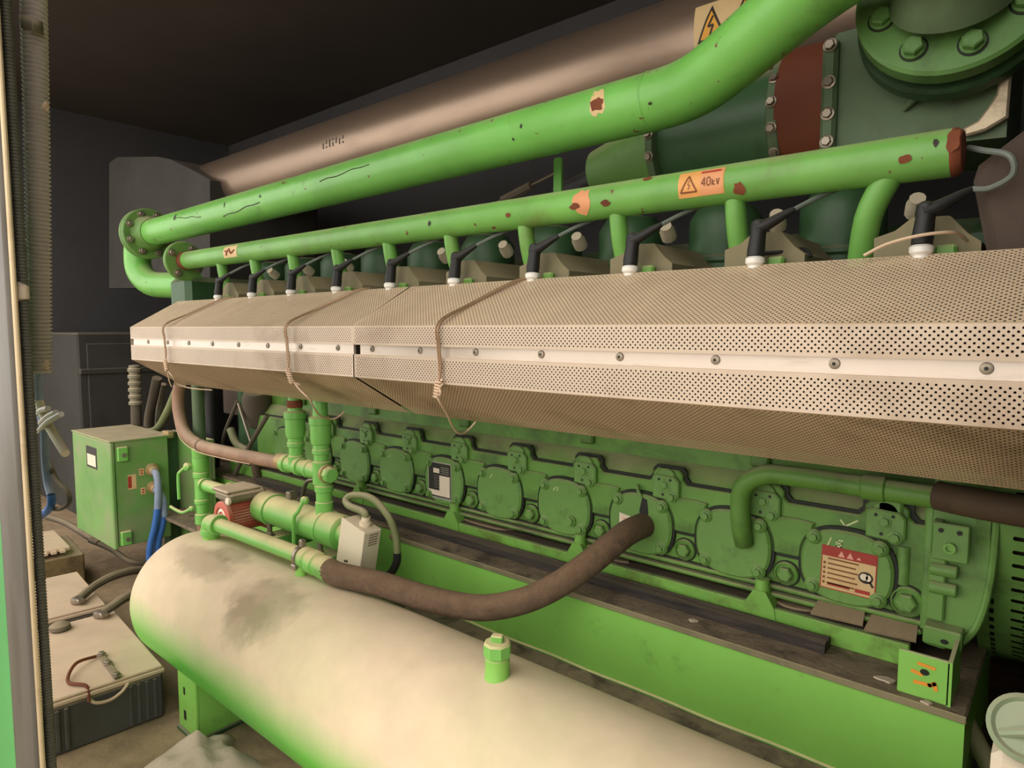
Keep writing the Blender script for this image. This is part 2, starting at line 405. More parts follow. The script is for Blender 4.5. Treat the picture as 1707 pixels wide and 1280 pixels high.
def tree(o, delta, parent=None):
    c = o.copy(); COL.objects.link(c); ORG[c.name] = ORG[o.name] + Vector(delta)
    if parent is not None: c.parent = parent
    else: c.location = o.location + Vector(delta)
    for ch in list(o.children): tree0(ch, c, delta)
    return c
def tree0(o, parent, delta):
    c = o.copy(); COL.objects.link(c); c.parent = parent; ORG[c.name] = ORG[o.name] + Vector(delta)
    for ch in list(o.children): tree0(ch, c, delta)
def part_copy(o, delta):
    """another part like o under the same thing"""
    c = o.copy(); COL.objects.link(c); c.parent = o.parent; c.location = o.location + Vector(delta); ORG[c.name] = ORG[o.name] + Vector(delta)
    for ch in list(o.children): tree0(ch, c, delta)
    return c
_bolts = {}
def bolt(parent, pos, axis, r=0.009, h=0.008, m='cover', washer=1.35, name='bolt'):
    key = (m, washer, round(h / r, 1))
    if key not in _bolts:
        _bolts[key] = mesh_of(name, MB().hexbolt((0, 0, 0), (0, 0, 1), 1.0, h / r, washer), m, (0, 0, 0))
    o = _obj(name, _bolts[key], parent, pos)
    o.rotation_mode = 'QUATERNION'; o.rotation_quaternion = Vector((0, 0, 1)).rotation_difference(Vector(axis)); o.scale = (r, r, r)
    return o
# ================================================================== PLACE
def structure(name, mb, m, smooth=35): return put(name, mb, m, kind='structure', smooth=smooth)
FZ = -1.08
structure('floor', MB().box(-5.4, 2.2, -0.1, 2.8, FZ - 0.06, FZ), 'floor')
structure('yard_ground_1', MB().box(-9, 8, -9, -0.1, FZ - 0.08, FZ - 0.02), 'ground')['label'] = 'pale yard ground outside the opening'  # ground outside, out of view, added against sky light from below
structure('wall_back', MB().box(-5.4, 2.2, 2.7, 2.8, FZ, 1.5), 'wall')
structure('wall_left', MB().box(-5.5, -5.4, 0.2, 2.8, FZ, 1.5), 'wall')
structure('wall_right', MB().box(2.2, 2.3, 0.2, 2.8, FZ, 1.5), 'wall')
structure('ceiling', MB().box(-5.5, 2.3, 0.15, 2.8, 1.5, 1.56), 'wall_dark')
structure('wall_light_blocker', MB().box(0.14, 2.3, 0.1, 0.16, FZ, 1.5), 'wall')  # out-of-view panel, added to block light and dim the right side

# ------------------------------------------------------------------ base frame with its rail
YB, ZB = 1.2, -0.597
bf = thing('base_frame', 'long bright green steel base frame the engine stands on', 'base frame', (-1.3, YB, FZ))
put('web', MB().box(-1.5, -0.104, YB, YB + 0.014, -0.77, ZB - 0.012).box(-2.9, -1.5, YB + 0.05, YB + 0.064, -0.77, ZB - 0.012).box(-1.514, -1.5, YB, YB + 0.064, -0.77, ZB - 0.012)
    .box(-0.118, -0.104, YB + 0.014, 1.62, -0.77, ZB - 0.012), 'beam', bf)
put('top_flange', MB().box(-1.5, -0.102, YB - 0.004, 1.62, ZB - 0.012, ZB, 0.003).box(-2.9, -1.5, YB + 0.046, 1.62, ZB - 0.012, ZB, 0.003), 'beam_dirt', bf, label='dirt-caked top of the frame')
put('bottom_flange', MB().box(-2.9, -0.1, YB - 0.115, YB + 0.2, -0.782, -0.768, 0.002), 'beam_dirt', bf, label='dirt-caked lower ledge of the frame')
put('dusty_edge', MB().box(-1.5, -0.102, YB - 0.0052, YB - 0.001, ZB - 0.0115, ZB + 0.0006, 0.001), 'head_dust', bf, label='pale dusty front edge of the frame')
put('weld_bead', MB().tube([(-2.9 + 0.1 * i + (1.4 if 0 else 0), YB - 0.002, -0.766 + 0.0015 * math.sin(i * 2.3)) for i in range(15, 28)], 0.004, 6, 3), 'valve_green', bf)
put('plinth', MB().box(-2.85, -0.15, YB + 0.05, 1.6, FZ, -0.782), 'beam_dirt', bf)
b = MB()
b.box(-2.7, -0.2, 1.31, 1.324, ZB, -0.556, 0.002)
put('rail', b, 'rail', bf, label='greasy yellow-green rail along the engine foot')
put('ledge', MB().box(-2.7, -0.2, 1.322, 1.40, -0.565, -0.553), 'oil_dirt', bf, label='oily black ledge behind the rail')
for i, x in enumerate((-0.465, -0.915, -1.36, -1.81)):
    b = MB().frame((x, 1.31, -0.556), (1, 0, 0), (0, 0, 1))
    b.prism([(-0.035, -0.03), (0.035, -0.03), (0.03, 0.0), (0.012, 0.03), (-0.012, 0.03), (-0.03, 0.0)], 0.002, -0.03)
    b.noframe().cyl((x, 1.325, -0.56), (x, 1.325, -0.505), 0.017, 0.014, 14)
    put('foot_lug', b, 'rail', bf)
# two dusty plates lying on the ledge
for (xa, xb, tilt, nm) in ((-0.365, -0.275, 0.004, 'left one of two dusty metal plates on the ledge beside the gearbox flange'), (-0.272, -0.19, 0.0, 'right one of two dusty metal plates on the ledge, next to the end bracket')):
    b = MB().frame((xa, 1.305, -0.549 + tilt), (1, 0, 0.0), (0, 1, 0.55))
    b.prism([(0, 0), (xb - xa, 0.004), (xb - xa - 0.004, 0.05), (0.006, 0.048)], 0, 0.004)
    put('cover_plate', b, 'plate_dust', label=nm, cat='metal plate')
b = MB().box(-0.2, -0.127, 1.212, 1.22, ZB, -0.524, 0.002)
eb = put('end_bracket', b, 'beam', bf)
put('side_cheek', MB().frame((-0.131, 1.212, ZB), (0, 1, 0), (0, 0, 1)).prism([(0, 0), (0.11, 0), (0.11, 0.088), (0.09, 0.088), (0, 0.073)], 0, 0.006), 'beam', eb)
b = MB().frame((-0.162, 1.2115, -0.551), (1, 0, 0), (0, 0, 1)).prism(supell(0.0065, 0.005, 2, 14), 0, 0.001)
put('bolt_hole', b, 'gap', eb)
b = MB().frame((-0.162, 1.2115, -0.56), (1, 0, 0), (0, 0, 1))
b.line([(-0.008, 0.021), (0.012, 0.019)], 0.005, 0, 0.0006).line([(-0.016, 0.006), (-0.005, 0.004)], 0.006, 0, 0.0006).line([(-0.012, -0.011), (0.008, -0.01), (0.014, -0.006), (0.016, -0.014)], 0.006, 0, 0.0006)
put('paint_mark', b, 'orange_chalk', eb, label='orange paint marks')
# cracked black strip lying on the frame
b = MB()
rs = []
for i in range(60):
    x = -2.4 + (2.4 - 0.327) * i / 59
    j = lambda k: 0.0022 * mnoise.noise(Vector((x * 9, k * 3.1, 0)))
    rs.append([(x, 1.264 + j(1), ZB + 0.001), (x, 1.266 + j(2), ZB + 0.019 + j(3)), (x, 1.277, ZB + 0.0225 + j(4)), (x, 1.284, ZB + 0.016 + j(5)), (x, 1.292, ZB + 0.023 + j(6)), (x, 1.303 + j(7), ZB + 0.02), (x, 1.304, ZB + 0.001)])
b.rings(rs)
put('rubber_strip', b, 'cracked', label='long cracked black strip lying on the green base frame', cat='strip')
b = MB(); random.seed(11)
for (px, n_, w_) in ((800, 16, 0.11), (1020, 12, 0.05), (1330, 12, 0.05)):
    c = Vector((aY(px, 870, 1.335)[0], 1.348, -0.5535)); pts = []
    for k in range(n_): t = 2 * PI * k / n_; pts.append((w_ * math.cos(t) * random.uniform(0.7, 1.1), 0.024 * math.sin(t) * random.uniform(0.7, 1.1)))
    b = MB().frame(c, (1, 0, 0), (0, 1, 0)).prism(pts, 0, 0.004, 0.003)
    put('dust_drift', b, 'plate_dust', bf, label='drift of tan dust on the ledge')
# flakes of debris on the frame and ledge
for i, (px, py, yz, s, mm, nm) in enumerate(((1475, 1133, ZB, 0.014, 'bag', 'torn pale scrap on the frame left of the end bracket'), (1545, 1172, ZB, 0.008, 'bag', 'tiny pale flake on the frame below the end bracket'),
                                   (1155, 1035, ZB + 0.02, 0.008, 'bag', 'pale flake on the black strip near its middle'))):
    p = Vector(aZ(px, py, yz + 0.001)); b = MB(); random.seed(i)
    pts = [(math.cos(a) * s * random.uniform(0.5, 1.3), math.sin(a) * s * random.uniform(0.3, 0.9)) for a in [k * PI / 5 for k in range(10)]]
    b.frame(p, (1, 0.3, 0), (0, 1, 0)).prism(pts, 0, 0.003)
    put('debris_scrap', b, mm, label=nm, cat='scrap')

# ------------------------------------------------------------------ engine
YE = 1.345
en = thing('gas_engine', 'long green gas engine with round inspection covers behind the perforated shield', 'engine', (-1.3, 1.75, ZB))
S = 0.22
XC = [-0.314 - S * k for k in range(10)]
b = MB().frame((0, YE + 0.016, 0), (1, 0, 0), (0, 0, 1))
b.noframe()
prof = [(YE + 0.016, -0.535), (YE + 0.016, -0.34), (YE + 0.04, -0.308), (YE + 0.05, -0.304), (YE + 0.05, -0.06), (YE - 0.05, 0.02), (YE - 0.05, 0.075), (2.1, 0.09), (2.1, -0.555), (YE + 0.03, -0.555)]
b.rings([[(x, y, z) for y, z in prof] for x in (-2.55, -0.178)])
ck = put('crankcase', b, 'block', en)
# front skin whose top edge steps up round every pad, and its dark seam
ztop, zpad = -0.346, -0.314
def skin(d):
    top = []
    for xc in XC[::-1]:
        xp = xc + 0.062; w = 0.036 + d; r = 0.01
        top += [(xp - w - r, ztop + d), (xp - w, ztop + r + d), (xp - w, zpad - r + d), (xp - w + r, zpad + d), (xp + w - r, zpad + d), (xp + w, zpad - r + d), (xp + w, ztop + r + d), (xp + w + r, ztop + d)]
    return [(-2.53, -0.53)] + [(-2.53, ztop + d)] + top + [(-0.186, ztop + d), (-0.186, -0.53)]
b = MB().frame((0, YE + 0.0165, 0), (1, 0, 0), (0, 0, 1)).prism(skin(0.006), 0, 0.006)
put('seam', b, 'gap', en, label='black oily seam above the covers')
b = MB().frame((0, YE + 0.0165, 0), (1, 0, 0), (0, 0, 1)).prism(skin(0), 0, 0.0165, 0.003)
put('front_skin', b, 'block', en)
for z, y in ((-0.521, 0.012), (-0.536, 0.016)):
    put('bottom_rib', MB().box(-2.53, -0.186, YE - y, YE + 0.02, z - 0.005, z + 0.004, 0.003), 'block', en)
for z in (-0.5295, -0.5155): put('oil_line', MB().box(-2.53, -0.186, YE - 0.004, YE + 0.02, z, z + 0.003), 'gap', en)
# covers
def cov_outline(g):
    return supell(0.081 + g, 0.071 + g, 2.5, 44)
x0, zc = XC[0], -0.449
b = MB().frame((x0, YE, zc), (1, 0, 0), (0, 0, 1)).prism(cov_outline(0), 0, 0.016, 0.005)
for dx in (-0.057, 0.057):
    for dz in (-0.046, 0.05): b.prism(supell(0.015, 0.015, 2, 16, dx, dz), 0, 0.019, 0.003)
cov = put('inspection_cover', b, 'cover', en, (x0, YE, zc))
put('gasket', MB().frame((x0, YE, zc), (1, 0, 0), (0, 0, 1)).prism(cov_outline(0.006), 0, 0.008), 'gap', cov, (x0, YE, zc))
for dx in (-0.057, 0.057):
    for dz in (-0.046, 0.05): bolt(cov, (x0 + dx, YE - 0.019, zc + dz), (0, -1, 0), 0.0085, 0.008)
covers = [cov] + [part_copy(cov, (-S * k, 0, 0)) for k in range(1, 10)]
# raised webs between covers with a thin dark line drawn under them
xm = XC[0] - S / 2
b = MB().frame((xm, YE, -0.418), (1, 0, 0), (0, 0, 1)).prism([(-0.052, 0.042), (-0.03, -0.032), (0.03, -0.032), (0.05, 0.042), (0.02, 0.045)], 0, 0.008, 0.003)
wb = put('raised_web', b, 'block', en, (xm, YE, -0.418))
put('dark_line', MB().frame((xm, YE, -0.418), (1, 0, 0), (0, 0, 1)).line([(-0.046, 0.012), (-0.032, -0.035), (0.032, -0.035), (0.046, 0.012)], 0.007, 0, 0.003), 'gap', wb, (xm, YE, -0.418))
for k in range(1, 9): part_copy(wb, (-S * k, 0, 0))
# bearing plugs
def plug(x, z, r):
    b = MB().lathe([(r, 0), (r, 0.006), (r * 0.9, 0.009), (r * 0.84, 0.009), (r * 0.84, 0.004), (r * 0.7, 0.004)], (x, YE, z), (0, -1, 0), 28)
    q = put('bearing_plug', b, 'block', en, (x, YE, z))
    put('hex_head', MB().lathe([(r * 0.62, 0.003), (r * 0.62, 0.016), (r * 0.5, 0.019)], (x, YE, z), (0, -1, 0), 6, ph=0.3), 'cover', q, (x, YE, z))
    put('recess', MB().lathe([(r * 1.1, 0.001), (r * 1.1, 0.0025)], (x, YE, z), (0, -1, 0), 24), 'gap', q, (x, YE, z))
    return q
pg = plug(xm, -0.489, 0.024)
for k in range(1, 9): part_copy(pg, (-S * k, 0, 0))
plug(-0.212, -0.489, 0.028)
# pads
xp = XC[0] + 0.062; zp = -0.35
b = MB().frame((xp, YE, zp), (1, 0, 0), (0, 0, 1))
b.prism([(-0.031, -0.03), (0.024, -0.034), (0.033, -0.026), (0.033, 0.012), (0.022, 0.022), (-0.024, 0.024), (-0.033, 0.018)], 0, 0.012, 0.003)
b.prism(supell(0.022, 0.018, 2, 20, -0.001, 0.02), 0, 0.006, 0.002)
pd = put('lifting_pad', b, 'cover', en, (xp, YE, zp))
for dx, dz in ((-0.015, 0.013), (0.013, 0.014), (-0.005, -0.021)):
    put('pin_hole', MB().frame((xp, YE - 0.012, zp), (1, 0, 0), (0, 0, 1)).prism(supell(0.0032, 0.0032, 2, 10, dx, dz), 0, 0.0006), 'gap', pd, (xp, YE, zp))
bolt(pd, (xp - 0.001, YE - 0.012, zp + 0.002), (0, -1, 0), 0.009, 0.006)
bolt(pd, (xp + 0.017, YE - 0.012, zp - 0.024), (0, -1, 0), 0.009, 0.008)
for k in range(1, 10): part_copy(pd, (-S * k, 0, 0))
# small tab bolts on the upper wall
for k in range(5):
    p = (-0.50 - 0.44 * k, YE + 0.05, -0.265)
    t = put('wall_tab', MB().box(p[0] - 0.02, p[0] + 0.02, YE + 0.036, YE + 0.051, -0.29, -0.24, 0.004), 'block', en, p)
    bolt(t, (p[0], YE + 0.036, -0.26), (0, -1, 0), 0.007, 0.006)
# end ribs by the bell housing
b = MB().box(-0.268, -0.225, YE - 0.006, YE + 0.02, -0.335, -0.29, 0.005)
b.cyl((-0.222, YE + 0.004, -0.46), (-0.222, YE + 0.004, -0.39), 0.012, n=14)
b.box(-0.19, -0.176, YE - 0.012, YE + 0.3, -0.53, -0.29, 0.003)
b.cyl((-0.238, YE + 0.006, -0.332), (-0.238, YE + 0.006, -0.292), 0.009, n=12)
put('end_rib', b, 'cover', en)
# name plate, stickers and chalk
def name_plate(parent, o):
    b = MB().frame(o, (1, 0, 0), (0, 0, 1))
    b.cur = 0; b.card(-0.05, -0.056, 0.05, 0.056, 0, 0.001)
    b.cur = 1; b.card(-0.047, -0.05, 0.047, 0.052, 0.001, 0.0014)
    b.cur = 2; b.card(0.0, -0.046, 0.044, 0.016, 0.0014, 0.0018).card(-0.046, -0.046, 0.0, -0.03, 0.0014, 0.0018).card(-0.026, 0.022, 0.0, 0.036, 0.0014, 0.0018).prism(supell(0.004, 0.004, 2, 10, -0.039, 0.045), 0.0014, 0.0018)
    b.cur = 0
    for i in range(4): b.card(0.006, 0.022 + i * 0.006, 0.04, 0.0235 + i * 0.006, 0.0014, 0.0016)
    for i in range(6): b.card(-0.024, -0.022 + i * 0.007, -0.004, -0.0212 + i * 0.007, 0.0014, 0.0016)
    put('name_plate', b, ['alu', 'plate_black', 'label_white'], parent, ORG[parent.name], 'black and white name plate')
name_plate(covers[5], (XC[5] - 0.012, YE - 0.0165, zc + 0.0))
def warn_label(parent, o):
    w, h = 0.046, 0.04
    b = MB().frame(o, (1, 0, -0.02), (0.02, 0, 1))
    b.cur = 1; b.card(-w - 0.002, -h - 0.002, w + 0.002, h + 0.002, 0, 0.0006)
    b.cur = 0; b.card(-w, -h, w, h * 0.55, 0.0006, 0.001)
    b.cur = 1; b.card(-w, h * 0.55, w, h, 0.0006, 0.001)
    b.cur = 2
    for u in (-0.013, 0.002): b.prism([(u - 0.006, h * 0.62), (u + 0.006, h * 0.62), (u, h * 0.92)], 0.001, 0.0014)
    b.prism([(0.013, h * 0.66), (0.021, h * 0.66), (0.017, h * 0.8)], 0.001, 0.0014)
    b.cur = 3
    for i in range(6):
        v = h * 0.40 - i * 0.0095
        b.card(-w * 0.78, v, w * (0.28 if i % 2 else 0.38), v + 0.0028, 0.001, 0.0013)
        if i: b.card(-w * 0.95, v - 0.001, -w * 0.86, v + 0.004, 0.001, 0.0013)
    b.cur = 1; b.card(-w * 0.75, -h * 0.86, w * 0.1, -h * 0.74, 0.001, 0.0013).card(w * 0.3, -h * 0.9, w * 0.85, -h * 0.72, 0.001, 0.0013)
    b.cur = 4; b.prism(supell(0.0125, 0.011, 2, 20, w * 0.66, -0.004), 0.001, 0.0014).line([(w * 0.82, -0.011), (w * 0.92, -0.018)], 0.004, 0.001, 0.0014)
    b.cur = 5; b.prism(supell(0.007, 0.0065, 2, 14, w * 0.6, -0.003), 0.0014, 0.0018).prism(supell(0.0045, 0.006, 2, 14, w * 0.76, -0.004), 0.0014, 0.0018)
    put('warning_label', b, ['label_cream', 'label_red', 'label_pink', 'ink_brown', 'ink', 'label_white'], parent, ORG[parent.name], 'cream and red warning label')
warn_label(covers[0], (XC[0] + 0.006, YE - 0.0165, zc - 0.004))
b = MB().frame((XC[2] - 0.026, YE - 0.0165, zc - 0.008), (1, 0, 0), (0, 0, 1))
b.cur = 0; b.prism([(-0.026, -0.03), (0.010, -0.036), (0.03, 0.018), (-0.026, 0.026)], 0, 0.0008)
b.cur = 1
for i in range(4): b.card(-0.018, -0.012 + i * 0.008, 0.008, -0.009 + i * 0.008, 0.0008, 0.001)
put('paper_label', b, ['label_white', 'label_pink'], covers[2], ORG[covers[2].name], 'torn pinkish white paper label')
def chalk(parent, o, strokes, w=0.003, m='chalk'):
    b = MB().frame(o, (1, 0, 0), (0, 0, 1))
    for st in strokes: b.line(st, w, 0, 0.0005)
    put('chalk_mark', b, m, parent, ORG[parent.name])
chalk(covers[0], (XC[0] - 0.02, YE - 0.0165, zc + 0.046), [[(-0.012, -0.008), (-0.006, 0.008)], [(0.014, 0.006), (0.005, 0.006), (0.004, -0.005), (0.012, -0.006), (0.013, 0.0), (0.006, 0.0)]], 0.0026)
chalk(covers[1], (XC[1] + 0.02, YE - 0.0165, zc + 0.03), [[(-0.006, 0.012), (-0.006, 0.0), (0.004, 0.0)], [(0.004, 0.014), (0.004, -0.016)], [(-0.006, 0.012), (0.004, 0.014)]], 0.0022, 'label_pink')
chalk(en, (XC[0] + 0.0, YE - 0.0005, -0.366), [[(-0.014, 0.004), (-0.006, -0.006), (0.014, 0.008)]], 0.0032)
for k in (3, 4, 5, 6): chalk(covers[k], (XC[k] - 0.024, YE - 0.0165, zc + 0.044), [[(-0.004, -0.004), (0.003, 0.005)]] + ([[(0.008, -0.003), (0.01, 0.005)]] if k % 2 else []), 0.0024)
b = MB().lathe([(0.015, 0), (0.015, 0.006), (0.011, 0.006), (0.011, 0.012), (0.009, 0.014)], (XC[3] + 0.028, YE - 0.016, zc - 0.03), (0, -1, 0), 18)
put('drain_boss', b, 'cover', covers[3], ORG[covers[3].name])
# dark oil run above the hose on the third cover
b = MB().frame((XC[2] + 0.012, YE - 0.0162, zc + 0.03), (1, 0, 0), (0, 0, 1)).prism([(-0.008, -0.03), (0.008, -0.028), (0.012, 0.0), (0.008, 0.03), (-0.004, 0.034), (-0.011, 0.004)], 0, 0.0008)
put('oil_stain', b, 'gap', covers[2], ORG[covers[2].name], 'black oil run')
b = MB().tube([(XC[2] - 0.012, YE - 0.004, -0.362), (XC[2] - 0.004, YE - 0.016, -0.37), (XC[2] + 0.006, YE - 0.016, -0.385)], 0.004, 8)
put('drip_pin', b, 'cover', en)

# heads with plug towers, and rocker drums, one per cylinder
XR = [-0.216 - S * k for k in range(10)]
r = XR[0]
b = MB().frame((r + 0.045, 1.06, 0.03), (1, 0, 0), (0, 0, 1))
b.prism([(-0.06, 0), (0.066, 0), (0.066, 0.085), (0.05, 0.098), (0.03, 0.122), (-0.014, 0.124), (-0.034, 0.108), (-0.06, 0.1)], 0, -0.22, 0.008)
hd = put('cylinder_head', b, 'head_dust', en, (r, 1.1, 0.03), 'dust-covered cylinder head')
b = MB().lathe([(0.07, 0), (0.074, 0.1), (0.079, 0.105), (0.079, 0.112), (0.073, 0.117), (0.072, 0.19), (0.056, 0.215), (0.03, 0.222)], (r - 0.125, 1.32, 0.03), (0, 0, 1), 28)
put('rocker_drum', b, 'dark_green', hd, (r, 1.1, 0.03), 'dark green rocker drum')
put('cream_knob', MB().lathe([(0.016, 0), (0.016, 0.02), (0.012, 0.03), (0.012, 0.036)], (r + 0.0, 1.26, 0.19), (0.2, -0.8, 0.5), 10), 'beige', hd, (r, 1.1, 0.03))
put('plug_sleeve', MB().lathe([(0.011, 0), (0.011, 0.05), (0.0145, 0.054), (0.0145, 0.061), (0.011, 0.064)], (r + 0.05, 1.022, 0.048), (0, 0, 1), 18), 'porcelain', hd, (r, 1.1, 0.03), 'white sleeve of the spark plug')
put('clip', MB().box(r + 0.062, r + 0.088, 1.035, 1.05, 0.095, 0.112, 0.004), 'block', hd, (r, 1.1, 0.03))
for k in range(1, 10): part_copy(hd, (-S * k, 0, 0))
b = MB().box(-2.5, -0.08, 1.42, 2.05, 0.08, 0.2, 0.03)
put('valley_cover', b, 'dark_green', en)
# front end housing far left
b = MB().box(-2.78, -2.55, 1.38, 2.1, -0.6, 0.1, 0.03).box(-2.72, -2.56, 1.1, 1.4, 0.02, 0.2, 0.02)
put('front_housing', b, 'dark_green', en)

# ------------------------------------------------------------------ bell housing and generator
bh = thing('bell_housing', 'curved green bell housing at the right end of the engine', 'housing', (-0.13, 1.5, -0.55))
pts = [(-0.176, -0.2), (-0.176, -0.548), (-0.152, -0.55), (-0.13, -0.536), (-0.108, -0.5), (-0.096, -0.45), (-0.09, -0.39), (-0.088, -0.3), (-0.09, -0.2)]
put('shell', MB().frame((0, 1.32, 0), (1, 0, 0), (0, 0, 1)).prism(pts, 0, -0.6, 0).noframe().tube([(x, 1.318, z) for x, z in pts[3:]], 0.006, 8, 4), 'cover', bh)
pl = put('lifting_plate', MB().box(-0.172, -0.12, 1.288, 1.298, -0.385, -0.322, 0.002).box(-0.172, -0.16, 1.298, 1.325, -0.385, -0.322), 'cover', bh)
for u in (-0.014, 0.012): put('bolt_hole', MB().frame((-0.146, 1.2875, -0.34), (1, 0, 0), (0, 0, 1)).prism(supell(0.004, 0.004, 2, 12, u, 0.006), 0, 0.001), 'gap', pl)
put('boss', MB().lathe([(0.009, 0), (0.009, 0.008), (0.006, 0.008), (0.006, 0.003)], (-0.146, 1.289, -0.361), (0, -1, 0), 16), 'rail', pl)
for z in (-0.408, -0.44): put('stud_boss', MB().cyl((-0.176, 1.31, z), (-0.135, 1.31, z), 0.011, n=14, bev=0.002), 'cover', bh)
put('stud_web', MB().box(-0.178, -0.152, 1.31, 1.33, -0.5, -0.38, 0.003), 'cover', bh)
lp = put('foot_plate', MB().box(-0.178, -0.122, 1.285, 1.34, -0.534, -0.503, 0.003), 'cover', bh)
put('bolt_hole', MB().frame((-0.146, 1.2845, -0.522), (1, 0, 0), (0, 0, 1)).prism(supell(0.006, 0.004, 2, 12), 0, 0.001), 'gap', lp)

RG, YG, ZG = 0.42, 1.73, -0.25
ge = thing('generator', 'green generator drum with slotted screen at the right edge', 'generator', (0.3, YG, -0.67))
def drum_screen():
    pu, pv, hu, hv = 0.033, 0.0125, 0.0105, 0.0036
    a0, a1 = math.radians(150), math.radians(268)      # angle from +Y over the top; 180 = facing the yard
    vs = []; fs = []
    def mp(u, v):
        a = v / RG
        return (u, YG + RG * math.cos(a), ZG + RG * math.sin(a) )
    nrow = int((a1 - a0) * RG / pv)
    for rrow in range(nrow):
        v = a0 * RG + (rrow + 0.5) * pv
        off = 0.5 * pu if rrow % 2 else 0
        for k in range(15):
            u = -0.105 + off + (k + 0.5) * pu
            o = [(-pu / 2, -pv / 2), (0, -pv / 2), (pu / 2, -pv / 2), (pu / 2, 0), (pu / 2, pv / 2), (0, pv / 2), (-pu / 2, pv / 2), (-pu / 2, 0)]
            solid = u < -0.06
            b0 = len(vs)
            vs += [mp(u + x, v + y) for x, y in o]
            if solid: fs.append(tuple(range(b0, b0 + 8))); continue
            q = [(-hu + 0.002, -hv), (0, -hv), (hu - 0.002, -hv), (hu, 0), (hu - 0.002, hv), (0, hv), (-hu + 0.002, hv), (-hu, 0)]
            vs += [mp(u + x, v + y) for x, y in q]
            fs += [(b0 + i, b0 + (i + 1) % 8, b0 + 8 + (i + 1) % 8, b0 + 8 + i) for i in range(8)]
    return MB().add(vs, fs)
put('slotted_screen', drum_screen(), 'cover', ge)
put('inner_drum', MB().cyl((-0.08, YG, ZG), (0.5, YG, ZG), RG - 0.02, n=64), 'lagging', ge)
put('drum_rim', MB().lathe([(RG - 0.03, 0), (RG + 0.004, 0), (RG + 0.004, 0.02), (RG - 0.03, 0.02)], (-0.115, YG, ZG), (1, 0, 0), 64), 'cover', ge)
put('mounting_foot', MB().box(0.15, 0.4, 1.45, 1.6, FZ, -0.6, 0.01), 'dark_green', ge)
# ------------------------------------------------------------------ perforated heat shield, two lengths
YS = 0.86
TOPY, TOPZ, BOTY, BOTZ = 1.02, 0.099, 1.02, -0.197
def facet(mb, x0, x1, p, q, pitch=0.0082, rad=0.00145, edge=0.002):
    """perforated sheet between profile points p and q (Y, Z) from x0 to x1: real holes in staggered rows"""
    p = np.array(p); q = np.array(q); L = np.linalg.norm(q - p); d = (q - p) / L
    pv = pitch * 0.5; nr = max(1, int((L - 2 * edge) / pv)); m = (L - nr * pv) / 2
    nc = int((x1 - x0 - 2 * edge - pitch / 2) / pitch); mx = (x1 - x0 - (nc + 0.5) * pitch) / 2
    O = np.array([(-.5, -.5), (0, -.5), (.5, -.5), (.5, 0), (.5, .5), (0, .5), (-.5, .5), (-.5, 0)]) * (pitch, pv)
    ang = np.radians([225, 270, 315, 0, 45, 90, 135, 180]); I = np.stack([np.cos(ang), np.sin(ang)], 1) * rad
    vs = []; fs = []
    ring = [(i, (i + 1) % 8, 8 + (i + 1) % 8, 8 + i) for i in range(8)]
    U = []
    for r in range(nr):
        off = pitch / 2 if r % 2 else 0
        cu = x0 + mx + off + (np.arange(nc) + 0.5) * pitch; cv = np.full(nc, m + (r + 0.5) * pv)
        cc = np.stack([cu, cv], 1)[:, None, :]
        U.append(np.concatenate([cc + O, cc + I], 1).reshape(-1, 2))
        ua = x0 + mx; ub = x1 - mx
        for a, b in ((x0, ua + off), (ub - (pitch / 2 - off), x1)):
            U.append(np.array([(a, m + r * pv), (b, m + r * pv), (b, m + (r + 1) * pv), (a, m + (r + 1) * pv)]))
    U.append(np.array([(x0, 0), (x1, 0), (x1, m), (x0, m)])); U.append(np.array([(x0, L - m), (x1, L - m), (x1, L), (x0, L)]))
    base = 0
    for u in U:
        if len(u) == 4: fs.append((base, base + 1, base + 2, base + 3))
        else:
            for k in range(len(u) // 16): fs += [tuple(base + 16 * k + i for i in t) for t in ring]
        base += len(u)
    A = np.concatenate(U); v = A[:, 1:2]
    vs = np.concatenate([A[:, :1], p[None] + d[None] * v], 1)
    mb.add([tuple(w) for w in vs], fs)
